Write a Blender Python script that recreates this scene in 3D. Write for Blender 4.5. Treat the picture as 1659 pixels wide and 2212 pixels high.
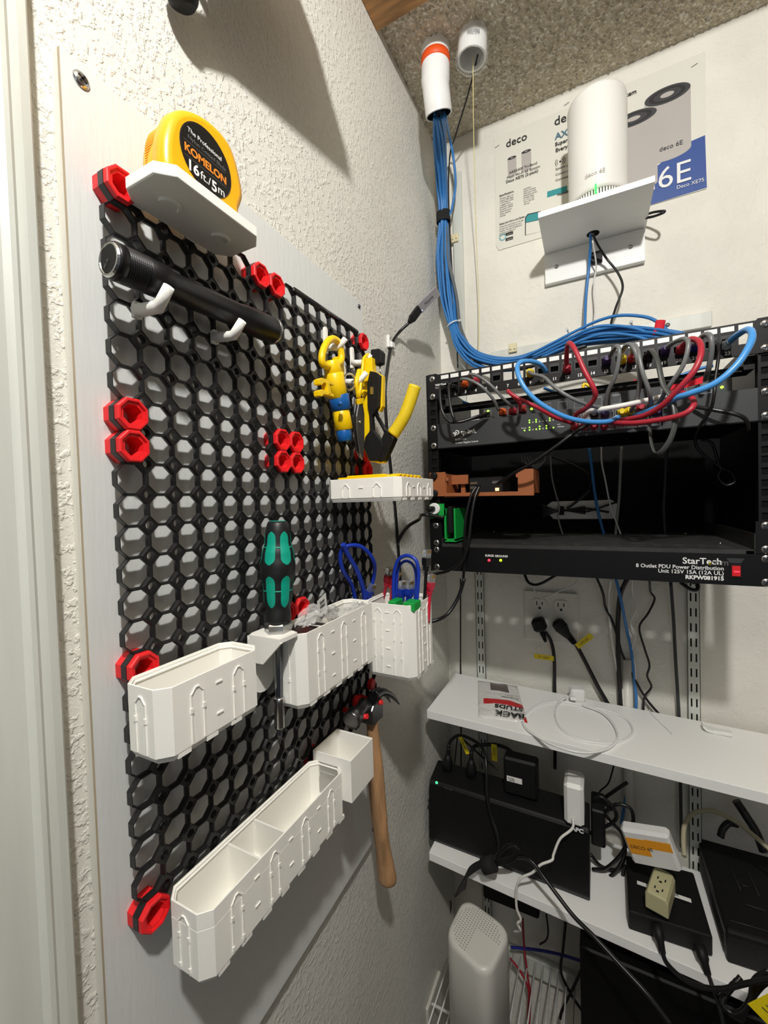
import bpy, math, random
from mathutils import Vector, Matrix, noise
random.seed(7)
for o in list(bpy.data.objects): bpy.data.objects.remove(o)
# ---------------------------------------------------------------- camera, light, exposure
# All measures below are millimetres: x out from the left wall board, y towards the back wall, z up (0 = top row of the grid).
FLOOR = -1700.0
S = 0.001
CAM = (325.790, -193.747, -247.955)
YAW, PIT, ROLL, FPX = -0.472145654, -0.027456, -0.0297086, 910.172
_f = Vector((math.sin(YAW)*math.cos(PIT), math.cos(YAW)*math.cos(PIT), math.sin(PIT)))
_r0 = Vector((math.cos(YAW), -math.sin(YAW), 0)); _u0 = _r0.cross(_f)
_r = _r0*math.cos(ROLL)+_u0*math.sin(ROLL); _u = -_r0*math.sin(ROLL)+_u0*math.cos(ROLL)
def W(p): return Vector((p[0]*S, p[1]*S, (p[2]-FLOOR)*S))
def at(ax, val, u, v):
    """the point where the sight line through photo pixel (u, v) meets the plane axis=val (mm)"""
    d = _f+_r*((u-829.5)/FPX)-_u*((v-1106)/FPX); t = (val-CAM[ax])/d[ax]
    return Vector([CAM[i]+t*d[i] for i in range(3)])
cam = bpy.data.cameras.new('camera'); camo = bpy.data.objects.new('camera', cam)
bpy.context.scene.collection.objects.link(camo)
cam.sensor_fit = 'HORIZONTAL'; cam.sensor_width = 36; cam.lens = 36*FPX/1659; cam.clip_start = 0.01
camo.matrix_world = Matrix.Translation(W(CAM)) @ Matrix((_r, _u, -_f)).transposed().to_4x4()
SC = bpy.context.scene; SC.camera = camo
SC.view_settings.view_transform = 'Standard'; SC.view_settings.look = 'None'
SC.view_settings.exposure = 0.0; SC.view_settings.gamma = 1
world = bpy.data.worlds.new('world'); SC.world = world; world.use_nodes = True
world.node_tree.nodes['Background'].inputs[0].default_value = (0.9, 0.95, 1, 1)
world.node_tree.nodes['Background'].inputs[1].default_value = 0.06
def light(name, kind, loc, power, size=0.1, color=(1, 1, 1), target=None):
    l = bpy.data.lights.new(name, kind); l.energy = power; l.color = color
    if kind == 'AREA': l.size = size
    else: l.shadow_soft_size = size
    o = bpy.data.objects.new(name, l); SC.collection.objects.link(o); o.location = W(loc)
    if target is not None: o.rotation_euler = (W(target)-W(loc)).to_track_quat('-Z', 'Y').to_euler()
    return o
lamp = light('closet_lamp', 'POINT', (505, -430, 566), 49, 0.03, (1, 0.985, 0.955))
light('soft_fill_light', 'AREA', (1000, -1300, -300), 1.6, 0.9, (0.86, 0.93, 1), (350, 700, -800))  # added soft fill from behind the camera, to lift the lower shelves
# ---------------------------------------------------------------- materials
def lin(c):
    c = c/255.0
    return c/12.92 if c <= 0.04045 else ((c+0.055)/1.055)**2.4
MATS = {}
def mat(name, rgb, rough=0.5, metal=0, bump=None, spec=None, emit=None, trans=0, mottle=0, mscale=30, coat=0, dist=0.001, rgb2=None, stretch=None, alpha=1, ior=None):
    if name in MATS: return MATS[name]
    m = bpy.data.materials.new(name); m.use_nodes = True; nt = m.node_tree; b = nt.nodes['Principled BSDF']
    col = (lin(rgb[0]), lin(rgb[1]), lin(rgb[2]), 1)
    b.inputs['Base Color'].default_value = col; b.inputs['Roughness'].default_value = rough; b.inputs['Metallic'].default_value = metal
    if spec is not None: b.inputs['Specular IOR Level'].default_value = spec
    if coat: b.inputs['Coat Weight'].default_value = coat
    if trans: b.inputs['Transmission Weight'].default_value = trans
    if ior: b.inputs['IOR'].default_value = ior
    b.inputs['Alpha'].default_value = alpha
    if emit: b.inputs['Emission Color'].default_value = (lin(emit[0]), lin(emit[1]), lin(emit[2]), 1); b.inputs['Emission Strength'].default_value = emit[3]
    tc = nt.nodes.new('ShaderNodeTexCoord'); geo = nt.nodes.new('ShaderNodeNewGeometry')
    src = geo.outputs['Position']
    if stretch:
        mp = nt.nodes.new('ShaderNodeMapping'); mp.inputs['Scale'].default_value = stretch; nt.links.new(src, mp.inputs[0]); src = mp.outputs[0]
    if mottle:
        n = nt.nodes.new('ShaderNodeTexNoise'); n.inputs['Scale'].default_value = mscale; n.inputs['Detail'].default_value = 5; nt.links.new(src, n.inputs['Vector'])
        r = nt.nodes.new('ShaderNodeValToRGB'); c2 = rgb2 or [x*(1-mottle) for x in rgb]
        r.color_ramp.elements[0].position = 0.35; r.color_ramp.elements[1].position = 0.65
        r.color_ramp.elements[0].color = (lin(c2[0]), lin(c2[1]), lin(c2[2]), 1); r.color_ramp.elements[1].color = col
        nt.links.new(n.outputs['Fac'], r.inputs[0]); nt.links.new(r.outputs[0], b.inputs['Base Color'])
    if bump:
        prev = None
        for k, (kind, sc, st, lo, hi) in enumerate(bump):
            if kind == 'N': n = nt.nodes.new('ShaderNodeTexNoise'); n.inputs['Detail'].default_value = 3; out = n.outputs['Fac']
            elif kind == 'V': n = nt.nodes.new('ShaderNodeTexVoronoi'); out = n.outputs['Distance']
            else: n = nt.nodes.new('ShaderNodeTexWave'); n.inputs['Distortion'].default_value = 1; out = n.outputs['Fac']
            n.inputs['Scale'].default_value = sc; nt.links.new(src, n.inputs['Vector'])
            r = nt.nodes.new('ShaderNodeMapRange'); r.inputs['From Min'].default_value = lo; r.inputs['From Max'].default_value = hi; nt.links.new(out, r.inputs[0])
            bp = nt.nodes.new('ShaderNodeBump'); bp.inputs['Strength'].default_value = st; bp.inputs['Distance'].default_value = dist
            nt.links.new(r.outputs[0], bp.inputs['Height'])
            if prev: nt.links.new(prev.outputs[0], bp.inputs['Normal'])
            prev = bp
        nt.links.new(prev.outputs[0], b.inputs['Normal'])
    MATS[name] = m; return m
WALL = mat('wall_paint', (228, 226, 216), 0.45, bump=[('N', 170, 0.6, 0.5, 0.64), ('N', 600, 0.14, 0.3, 0.7)], dist=0.0013, mottle=0.03, mscale=6)
WALLB = mat('back_wall_paint', (236, 233, 222), 0.6, bump=[('N', 90, 0.35, 0.5, 0.7), ('N', 350, 0.15, 0.3, 0.7)], dist=0.0014, mottle=0.04, mscale=10)
CEIL = mat('popcorn_ceiling', (250, 244, 230), 0.9, bump=[('N', 260, 0.8, 0.4, 0.65)], dist=0.0025, mottle=0.25, mscale=150, rgb2=(214, 202, 178))  # white flecks painted in for bumps catching grazing lamp light
for e_, p_ in zip([n for n in CEIL.node_tree.nodes if n.type == 'VALTORGB'][0].color_ramp.elements, (0.55, 0.61)): e_.position = p_
TRIM = mat('trim_paint', (216, 219, 210), 0.4, bump=[('N', 40, 0.2, 0.3, 0.7)], stretch=(1, 1, 0.08), mottle=0.05, mscale=60)
PANEL = mat('painted_plywood', (218, 220, 217), 0.45, bump=[('N', 260, 0.22, 0.3, 0.7)], stretch=(1, 1, 0.12), dist=0.0006)
PLYEDGE = mat('plywood_edge', (188, 172, 146), 0.8, bump=[('N', 500, 0.3, 0.3, 0.7)], mottle=0.1, mscale=120, stretch=(1, 1, 0.05))
FLOORM = mat('floor_vinyl', (84, 74, 66), 0.6, mottle=0.2)
BLKPLA = mat('black_printed_plastic', (17, 17, 18), 0.42, bump=[('W', 1500, 0.12, 0, 1)], dist=0.0002)
REDPLA = mat('red_printed_plastic', (232, 28, 34), 0.5, bump=[('W', 1500, 0.15, 0, 1)], dist=0.0002)
WHTPLA = mat('white_printed_plastic', (250, 248, 240), 0.5, bump=[('W', 1800, 0.1, 0, 1)], dist=0.0002)
WOOD = mat('varnished_wood', (196, 142, 84), 0.4, mottle=0.3, mscale=60, stretch=(0.15, 1, 1))
# ---------------------------------------------------------------- mesh helpers
C = SC.collection
ROOT = {}
class MB:
    def __init__(s, M=None): s.v = []; s.f = []; s.mi = []; s.sm = []; s.M = M or Matrix.Identity(4); s.cur = 0; s.smooth = False
    def vert(s, p): s.v.append(s.M @ Vector(p)); return len(s.v)-1
    def face(s, idx): s.f.append(tuple(idx)); s.mi.append(s.cur); s.sm.append(s.smooth)
    def poly(s, pts): s.face([s.vert(p) for p in pts]); return s
    def box(s, a, b, bev=0):
        x0, x1 = sorted((a[0], b[0])); y0, y1 = sorted((a[1], b[1])); z0, z1 = sorted((a[2], b[2]))
        if bev:
            bev = min(bev, (x1-x0)/2.01, (y1-y0)/2.01, (z1-z0)/2.01)
            pts = []
            for sx in (0, 1):
                for sy in (0, 1):
                    for sz in (0, 1):
                        X = x1 if sx else x0; Y = y1 if sy else y0; Z = z1 if sz else z0
                        dx = -bev if sx else bev; dy = -bev if sy else bev; dz = -bev if sz else bev
                        pts.append([s.vert((X, Y+dy, Z+dz)), s.vert((X+dx, Y, Z+dz)), s.vert((X+dx, Y+dy, Z))])
            P = lambda a, b, c, k: pts[a*4+b*2+c][k]
            for a_ in (0, 1):
                q = [P(a_, 0, 0, 0), P(a_, 1, 0, 0), P(a_, 1, 1, 0), P(a_, 0, 1, 0)]; s.face(q if a_ else q[::-1])
                q = [P(0, a_, 0, 1), P(1, a_, 0, 1), P(1, a_, 1, 1), P(0, a_, 1, 1)]; s.face(q[::-1] if a_ else q)
                q = [P(0, 0, a_, 2), P(1, 0, a_, 2), P(1, 1, a_, 2), P(0, 1, a_, 2)]; s.face(q if a_ else q[::-1])
            for i in (0, 1):
                for j in (0, 1):
                    def e(q, flip): s.face(q[::-1] if flip else q)
                    e([P(i, j, 0, 0), P(i, j, 1, 0), P(i, j, 1, 1), P(i, j, 0, 1)], i != j)
                    e([P(i, 0, j, 0), P(i, 1, j, 0), P(i, 1, j, 2), P(i, 0, j, 2)], i == j)
                    e([P(0, i, j, 1), P(1, i, j, 1), P(1, i, j, 2), P(0, i, j, 2)], i != j)
            for i in (0, 1):
                for j in (0, 1):
                    for k in (0, 1):
                        q = [P(i, j, k, 0), P(i, j, k, 1), P(i, j, k, 2)]; s.face(q if (i+j+k) % 2 else q[::-1])
            return s
        i = [s.vert(p) for p in ((x0, y0, z0), (x1, y0, z0), (x1, y1, z0), (x0, y1, z0), (x0, y0, z1), (x1, y0, z1), (x1, y1, z1), (x0, y1, z1))]
        for q in ((0, 3, 2, 1), (4, 5, 6, 7), (0, 1, 5, 4), (1, 2, 6, 5), (2, 3, 7, 6), (3, 0, 4, 7)): s.face([i[k] for k in q])
        return s
    def rings(s, rings, cap0=True, cap1=True, closed=True):
        """skin consecutive loops of equal length"""
        ids = [[s.vert(p) for p in r] for r in rings]; n = len(ids[0])
        for a, b in zip(ids, ids[1:]):
            for k in range(n if closed else n-1): s.face((a[k], a[(k+1) % n], b[(k+1) % n], b[k]))
        sm = s.smooth; s.smooth = False
        if cap0: s.face(ids[0][::-1])
        if cap1: s.face(ids[-1])
        s.smooth = sm
        return s
    def prism(s, pts, ax, a, b):
        """2-D polygon pts in the plane across axis ax, from a to b"""
        def put(p, w): q = [p[0], p[1]]; q.insert(ax, w); return q
        return s.rings([[put(p, a) for p in pts], [put(p, b) for p in pts]])
    def tube(s, pts, r, seg=8, cap=True, flat=None):
        pts = [Vector(p) for p in pts]; n = len(pts); rs = r if hasattr(r, '__len__') else [r]*n
        t = (pts[1]-pts[0]).normalized(); ref = Vector((0, 0, 1)) if abs(t.z) < 0.9 else Vector((1, 0, 0))
        if flat is not None: ref = Vector(flat[0])
        a = t.cross(ref).normalized(); rings = []
        for i, p in enumerate(pts):
            t = (pts[min(i+1, n-1)]-pts[max(i-1, 0)]).normalized()
            a = (a-t*a.dot(t)).normalized(); b = t.cross(a); fb = flat[1] if flat else 1
            rings.append([p+(a*math.cos(k*2*math.pi/seg)+b*math.sin(k*2*math.pi/seg)*fb)*rs[i] for k in range(seg)])
        sm = s.smooth; s.smooth = True; s.rings(rings, cap, cap); s.smooth = sm
        return s
    def lathe(s, prof, o, d, seg=24, smooth=True):
        """profile of (distance along d, radius) turned about the line o + t d"""
        o = Vector(o); d = Vector(d).normalized(); ref = Vector((0, 0, 1)) if abs(d.z) < 0.9 else Vector((1, 0, 0))
        a = d.cross(ref).normalized(); b = d.cross(a); sm = s.smooth; s.smooth = smooth
        s.rings([[o+d*t+(a*math.cos(k*2*math.pi/seg)+b*math.sin(k*2*math.pi/seg))*max(r, 0.01) for k in range(seg)] for t, r in prof]); s.smooth = sm
        return s
    def build(s, name, m, parent=None, at_=None, kind=None, bevel=0, autosm=None):
        me = bpy.data.meshes.new(name)
        if parent is not None: base = ROOT[parent.name]
        elif at_ is not None: base = Vector(at_)
        else:
            xs = [p.x for p in s.v]; ys = [p.y for p in s.v]; zs = [p.z for p in s.v]
            base = Vector(((min(xs)+max(xs))/2, (min(ys)+max(ys))/2, min(zs)))
        me.from_pydata([(p-base)*S for p in s.v], [], s.f)
        ms = m if isinstance(m, (list, tuple)) else [m]
        for q in ms: me.materials.append(q)
        me.polygons.foreach_set('material_index', s.mi); me.polygons.foreach_set('use_smooth', s.sm); me.update(); me.validate()
        o = bpy.data.objects.new(name, me); C.objects.link(o)
        if parent is not None: o.parent = parent
        else: o.location = W(base)
        ROOT[o.name] = base
        if kind: o['kind'] = kind
        if bevel:
            b = o.modifiers.new('bevel', 'BEVEL'); b.width = bevel*S; b.segments = 2; b.limit_method = 'ANGLE'; b.angle_limit = 0.6
        return o
def tag(o, label=None, cat=None, group=None, kind=None):
    if label: o['label'] = label
    if cat: o['category'] = cat
    if group: o['group'] = group
    if kind: o['kind'] = kind
    return o
def thing(name, loc, label, cat, group=None):
    o = bpy.data.objects.new(name, None); o.empty_display_size = 0.01; C.objects.link(o); o.location = W(loc); ROOT[o.name] = Vector(loc)
    return tag(o, label, cat, group)
def copy_tree(o, parent=None):
    c = o.copy(); C.objects.link(c); c.parent = parent
    for ch in o.children: copy_tree(ch, c)
    return c
def spline(pts, n=8):
    """smooth curve through the points"""
    P = [Vector(p) for p in pts]; P = [P[0]*2-P[1]]+P+[P[-1]*2-P[-2]]; out = []
    for i in range(1, len(P)-2):
        a, b, c, d = P[i-1:i+3]
        for k in range(n):
            t = k/n; out.append(0.5*((2*b)+(c-a)*t+(2*a-5*b+4*c-d)*t*t+(3*b-a-3*c+d)*t**3))
    return out+[P[-2]]
def cable(name, pts, r, m, label=None, cat='cable', group=None, n=8, seg=8, parent=None):
    o = MB().tube(spline(pts, n), r, seg).build(name, m, parent)
    if parent is None: tag(o, label, cat, group)
    return o
def text(body, org, xd, yd, size, m, parent, name='lettering', ext=0.15, align='LEFT', bold=0):
    """flat letters standing on the surface: org = baseline start, xd/yd = reading and up directions"""
    cu = bpy.data.curves.new('t', 'FONT'); cu.body = body; cu.size = size*S; cu.extrude = ext*S; cu.align_x = align; cu.resolution_u = 3; cu.offset = bold*S
    t = bpy.data.objects.new('t', cu); C.objects.link(t); bpy.context.view_layer.update()
    me = bpy.data.meshes.new_from_object(t.evaluated_get(bpy.context.evaluated_depsgraph_get())); bpy.data.objects.remove(t)
    xd = Vector(xd).normalized(); yd = Vector(yd); yd = (yd-xd*yd.dot(xd)).normalized(); zd = xd.cross(yd)
    base = ROOT[parent.name] if parent else Vector(org)
    me.transform(Matrix.Translation((Vector(org)-base)*S) @ Matrix((xd, yd, zd)).transposed().to_4x4())
    me.materials.clear(); me.materials.append(m)
    o = bpy.data.objects.new(name, me); C.objects.link(o); ROOT[o.name] = base
    if parent: o.parent = parent
    else: o.location = W(base)
    return o
def octo(ap, cy=0, cz=0, ch=None):
    """octagon of given apothem in 2-D"""
    k = ap*math.tan(math.pi/8)
    return [(cy+a, cz+b) for a, b in ((ap, k), (k, ap), (-k, ap), (-ap, k), (-ap, -k), (-k, -ap), (k, -ap), (ap, -k))]
# ---------------------------------------------------------------- the room
XW, YB, ZC = -26.0, 838.0, 632.0
XR, YF = 1250.0, -1500.0
def slab(name, a, b, m): return MB().box(a, b).build(name, m, kind='structure')
slab('wall_left', (XW-60, -60, FLOOR), (XW, YB, ZC), WALL)
slab('wall_back', (XW-60, YB, FLOOR), (XR+60, YB+60, ZC+60), WALLB)
slab('wall_right', (XR, -200, FLOOR), (XR+60, YB, ZC), mat('brown_panelling', (120, 104, 88), 0.6, mottle=0.2))
slab('floor', (XW-60, YF, FLOOR-40), (XR+60, YB, FLOOR), FLOORM)
# ceiling: a slab with a real popcorn relief where the photo shows it
b = MB(); nx, ny = 300, 170
x0, x1, y0, y1 = XW, 660.0, 470.0, YB
ids = []
for j in range(ny+1):
    row = []
    for i in range(nx+1):
        x = x0+(x1-x0)*i/nx; y = y0+(y1-y0)*j/ny
        a = noise.noise(Vector((x*0.17, y*0.17, 3)))+0.6*noise.noise(Vector((x*0.37, y*0.37, 9)))
        h = max(0, a-0.12)*8
        if i in (0, nx) or j in (0, ny): h = 0
        row.append(b.vert((x, y, ZC-h)))
    ids.append(row)
b.smooth = True
for j in range(ny):
    for i in range(nx): b.face((ids[j][i], ids[j+1][i], ids[j+1][i+1], ids[j][i+1]))
b.smooth = False
b.box((XW-60, -700, ZC+0.5), (XR+60, YB, ZC+60)); b.box((x1, y0, ZC), (XR, YB, ZC+1)); b.box((XW, -700, ZC), (XR, y0, ZC+1))
b.build('ceiling', CEIL, kind='structure')
MB().box((XW, 300, ZC-19), (XR, 524, ZC-0.5), 1.5).build('trim_2', WOOD, kind='structure')
MB().lathe([(0, 95), (30, 95), (34, 80)], (505, -430, ZC-34), (0, 0, 1), 32).build('added_lamp_shield', mat('dark_bounce_shield', (70, 60, 50), 0.6), kind='structure')  # unseen dark disc added above the lamp to cut bounce off the ceiling
# door casing at the left edge of the photo
prof = [(XW-60, -37), (XW+12.5, -37), (XW+14, -38.5), (XW+14.5, -44), (XW+14, -49), (XW+15.2, -51), (XW+15.2, -54), (XW+13, -58), (XW+13, -85), (XW+11, -110), (XW-60, -110)]
MB().prism(prof, 2, FLOOR, ZC).build('trim_1', TRIM, kind='structure')
# painted board screwed to the wall
XP = -14.0
q = [at(0, XP, *p) for p in ((125, 95), (783, 658), (805, 1819), (563, 2208), (240, 2212))]
tl, tr, br, b2 = q[0], q[1], q[2], q[3]
yl = -18.0
sl = (b2.z-br.z)/(b2.y-br.y)
bl = Vector((XP, yl, br.z+sl*(yl-br.y)))
tl = Vector((XP, yl, tl.z))
board = thing('plywood_board', (XW, 200, bl.z), 'large white painted plywood board screwed to the textured left wall behind the black grid', 'board')
b = MB(); pf = [tl, tr, br, bl]; b.cur = 0
b.poly([(XP, p.y, p.z) for p in pf][::-1])
b.cur = 1
for k in range(4):
    a, c = pf[k], pf[(k+1) % 4]; xm = XP-3
    b.cur = 1; b.poly([(XP, a.y, a.z), (XP, c.y, c.z), (xm, c.y, c.z), (xm, a.y, a.z)])
    b.cur = 2; b.poly([(xm, a.y, a.z), (xm, c.y, c.z), (XW+0.2, c.y, c.z), (XW+0.2, a.y, a.z)])
b.poly([(XW+0.2, p.y, p.z) for p in pf])
b.build('panel', [PANEL, PLYEDGE, mat('painted_edge', (222, 220, 210), 0.7, bump=[('N', 300, 0.3, 0.3, 0.7)], stretch=(1, 1, 0.1))], board)
# ---------------------------------------------------------------- the grid of octagon cells: 16 x 24, 25 mm pitch
XG0, XG1 = -6.5, 0.0
NC, NR, PT = 16, 24, 25.0
def cellc(c, r): return (PT*(c+0.5), -PT*r)
b = MB()
def ringloop(ap, cy, cz, x): return [(x, y, z) for y, z in octo(ap, cy, cz)]
for r in range(NR):
    for c in range(NC):
        cy, cz = cellc(c, r)
        loops = [ringloop(12.5, cy, cz, XG0), ringloop(12.5, cy, cz, XG1), ringloop(11.9, cy, cz, XG1), ringloop(11.2, cy, cz, -2.4), ringloop(11.2, cy, cz, -4.1), ringloop(11.9, cy, cz, XG0), ringloop(12.5, cy, cz, XG0)]
        b.rings(loops[::-1], False, False)
        if r < NR-1 and c < NC-1:     # the small square post with its round peg hole
            hy, hz = cy+12.5, cz-12.5; d = 12.5*(1-math.tan(math.pi/8))
            sq = [(hy+d, hz), (hy, hz+d), (hy-d, hz), (hy, hz-d)]
            sq = [sq[k] for k in range(4)]
            o8 = []
            for k in range(16):
                a = 2*math.pi*k/16; ca, sa = math.cos(a), math.sin(a); t = d/(abs(ca)+abs(sa)); o8.append((hy+ca*t, hz+sa*t))
            i8 = [(hy+3.6*math.cos(2*math.pi*k/16), hz+3.6*math.sin(2*math.pi*k/16)) for k in range(16)]
            b.rings([[(XG1-0.4, *p) for p in o8], [(XG1-0.4, *p) for p in i8], [(XG0, *p) for p in i8], [(XG0, *p) for p in o8]][::-1], False, False)
grid = b.build('pegboard_grid', BLKPLA, at_=(XG0, 200, -587.5))
tag(grid, 'tall black pegboard of octagon openings mounted on the white board', 'pegboard')
# red connectors clipped into cells
def snap(cells, label, group=None):
    cy = sum(cellc(*k)[0] for k in cells)/len(cells); cz = sum(cellc(*k)[1] for k in cells)/len(cells)
    o = thing('grid_connector', (XP, cy, cz), label, 'connector', group)
    b = MB()
    for k in cells:
        y, z = cellc(*k)
        L = [ringloop(10.8, y, z, XG0), ringloop(10.8, y, z, XG1-0.2), ringloop(12.2, y, z, 0.25), ringloop(12.2, y, z, 4.2), ringloop(11.4, y, z, 5.0), ringloop(9.9, y, z, 5.0), ringloop(9.9, y, z, 4.2), ringloop(9.3, y, z, 4.2), ringloop(9.3, y, z, 3.4), ringloop(7.4, y, z, 3.4), ringloop(6.6, y, z, -6.0), ringloop(6.6, y, z, XG0)]
        b.rings(L, False, False)
    for i in range(len(cells)-1):
        for j in range(i+1, len(cells)):
            a, c = cellc(*cells[i]), cellc(*cells[j])
            if abs(a[0]-c[0])+abs(a[1]-c[1]) < 26:
                my, mz = (a[0]+c[0])/2, (a[1]+c[1])/2; e = 4.2
                b.box((0.25, my-(1 if a[0] != c[0] else e), mz-(1 if a[1] != c[1] else e)), (4.2, my+(1 if a[0] != c[0] else e), mz+(1 if a[1] != c[1] else e)))
    b.build('front_collar', REDPLA, o)
    b = MB()
    for k in cells:
        y, z = cellc(*k)
        b.rings([ringloop(6.7, y, z, XG0-0.1), ringloop(12.2, y, z, XG0-0.1), ringloop(12.2, y, z, XP+0.1), ringloop(6.7, y, z, XP+0.1), ringloop(6.7, y, z, XG0-0.1)], False, False)
    b.build('standoff', REDPLA, o)
    return o
snap([(0, 0)], 'single red octagonal connector at the top left corner of the black grid')
snap([(0, 7), (0, 8)], 'red double connector on the left edge of the black grid')
snap([(0, 15)], 'red connector on the left edge of the grid, behind the left white bin')
snap([(0, 23)], 'red connector at the bottom left corner of the black grid')
snap([(6, 0), (7, 0)], 'red double connector on the top edge of the black grid')
snap([(15, 0)], 'red connector at the top right corner of the black grid')
snap([(7, 7), (8, 7), (7, 8), (8, 8)], 'red quadruple connector in the middle of the black grid')
snap([(15, 7), (15, 8)], 'red double connector on the right edge of the grid behind the hanging tools')
snap([(9, 23)], 'red connector on the bottom edge of the grid, half hidden behind the square cup')
snap([(7, 15), (8, 15)], 'red double connector just right of the screwdriver handle')
# ---------------------------------------------------------------- white bins
def chamf(x0, x1, y0, y1, c, i=0):
    x0 += i; x1 -= i; y0 += i; y1 -= i; k = c-i*0.586
    if k < 0.05: return [(x0, y0), (x1, y0), (x1, y1), (x0, y1)]
    return [(x0+k, y0), (x1-k, y0), (x1, y0+k), (x1, y1-k), (x1-k, y1), (x0+k, y1), (x0, y1-k), (x0, y0+k)]
def arch(b, ax, w, u0, u1, z0, z1, rec, out):
    """shallow pointed-arch rib pair: raised outline around a recess, on the face axis=w looking along out"""
    t = 1.0; um = (u0+u1)/2; k = (u1-u0)*0.28
    po = [(u0, z0), (u1, z0), (u1, z1-k), (u1-k, z1), (u0+k, z1), (u0, z1-k)]
    pi = [(u0+t, z0), (u1-t, z0), (u1-t, z1-k-0.4), (u1-k-0.4, z1-t), (u0+k+0.4, z1-t), (u0+t, z1-k-0.4)]
    put = (lambda u, z, d: (w+d*out, u, z)) if ax == 0 else (lambda u, z, d: (u, w+d*out, z))
    b.rings([[put(*p, 0) for p in po], [put(*p, 0.0) for p in pi], [put(*p, -rec) for p in pi]], False, True)
def bin_(name, x0, x1, y0, y1, z0, z1, label, group, ch=9, wall=2.0, dividers=(), arches=25, seam=None, foot=True, rim=True):
    o = thing(name, ((x0+x1)/2, (y0+y1)/2, z0), label, 'storage bin', group)
    b = MB()
    L = lambda i, z: [(p[0], p[1], z) for p in chamf(x0, x1, y0, y1, ch, i)]
    out = [L(0, z0)]
    if seam: out += [L(0, seam-0.3), L(0.5, seam), L(0.0, seam+0.3)]
    b.rings(out+[L(0, z1-0.4), L(0.4, z1), L(0.8, z1), L(0.8, z1-1.2), L(wall, z1-1.2), L(wall, z0+wall)], True, True)
    if rim: b.rings([L(wall, z1-3.2), L(wall+1.0, z1-3.8), L(wall+1.0, z1-4.8), L(wall, z1-5.4)], False, False)
    b.build('shell', WHTPLA, o)
    if arches:
        h = z1-z0
        def ribs(ax, w, u0, u1, out):
            b = MB()
            n = max(1, int(round((u1-u0+18)/48.0))); st = (u1-u0)/n
            for k in range(n):
                m = u0+st*(k+0.5); hw = 5.6
                put = (lambda a, c, z, d: ((w+(0.9+d)*out, a, z0+1), (w, c, z))) if ax == 0 else (lambda a, c, z, d: ((a, w+(0.9+d)*out, z0+1), (c, w, z)))
                top = z1-7
                for sgn in (-1, 1):
                    e = m+sgn*hw
                    b.box(*put(e-0.55, e+0.55, top-5, 0))
                    for q in range(1, int(h/25)+1):
                        zz = z1-25*q+2
                        if zz < z0+4: break
                        if ax == 0: b.box((w, e-1.1, zz-3), (w+1.3*out, e+1.1, zz+1))
                        else: b.box((e-1.1, w, zz-3), (e+1.1, w+1.3*out, zz+1))
                P = [(m-hw-0.5, top-5.5), (m-hw+4, top), (m+hw-4, top), (m+hw+0.5, top-5.5), (m+hw-0.6, top-5.5), (m+hw-4.4, top-1), (m-hw+4.4, top-1), (m-hw+0.6, top-5.5)]
                pl = [((w, *p) if ax == 0 else (p[0], w, p[1])) for p in P]; ph = [((w+0.9*out, *p) if ax == 0 else (p[0], w+0.9*out, p[1])) for p in P]
                b.rings([pl, ph], False, False)
                for q in ((0, 1, 6, 7), (1, 2, 5, 6), (2, 3, 4, 5)): b.face([b.vert(ph[t]) for t in q])
                zs = z1-12
                if k < n-1:
                    s0 = u0+st*(k+1)
                    while zs > z0+6:
                        if ax == 0: b.box((w, s0-3, zs-0.6), (w+0.9*out, s0+3, zs+0.6))
                        else: b.box((s0-3, w, zs-0.6), (s0+3, w+0.9*out, zs+0.6))
                        zs -= 25
            return b
        for q in (ribs(0, x1, y0+ch, y1-ch, 1), ribs(1, y0, x0+ch, x1-ch, -1)): q.build('side_rib', WHTPLA, o)
    if foot:
        b = MB(); Lf = lambda i, z: [(p[0], p[1], z) for p in chamf(x0, x1, y0, y1, ch, i)]
        b.rings([Lf(1.0, z0), Lf(1.0, z0-1.5), Lf(3.0, z0-5), Lf(7, z0-5), Lf(7, z0)], False, False)
        if z1-z0 > 24:
            yy = y0+12
            while yy < y1-14: b.box((x1-2.6, yy, z0-4.2), (x1-0.3, yy+11, z0)); yy += 25
        b.build('foot_rim', WHTPLA, o)
    for dv in dividers:
        MB().box((x0+wall, dv-0.9, z0+wall), (x1-wall, dv+0.9, z1-6)).build('divider', WHTPLA, o)
    # two clips that hook it into the grid
    for yy in (y0+14, y1-14):
        MB().box((XG1+0.1, yy-5, z1-22), (x0, yy+5, z1-8), 1).build('mounting_clip', WHTPLA, o)
    return o
GB = 'white printed bins on the black grid'
bin_('storage_bin', 5.6, 52, -8, 92, -427, -377, 'empty white octagonal-ended bin at the left edge of the grid under the red connector', None)
bin_('storage_bin', 5.6, 52, 148, 307, -459, -384, 'tall white bin in the middle of the grid holding plastic bags and black dividers', None, dividers=(200,))
bin_('storage_bin', 24, 102, 322, 399, -490, -391, 'tall white cup at the right edge of the grid full of patch cables', None)
bin_('storage_bin', 3, 51, 20, 223, -620, -566, 'long low white bin with two dividers at the bottom of the grid', None, dividers=(86, 120), seam=-580)
bin_('storage_bin', 5, 60, 221, 275, -606, -555, 'small plain square white cup at the lower right of the grid', None, ch=0, wall=1.4, arches=0, foot=False, rim=False)
bin_('parts_tray', 2, 110, 272, 397, -244, -219, 'shallow white tray on the right of the grid carrying a flat yellow tool', None, ch=8)
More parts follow.
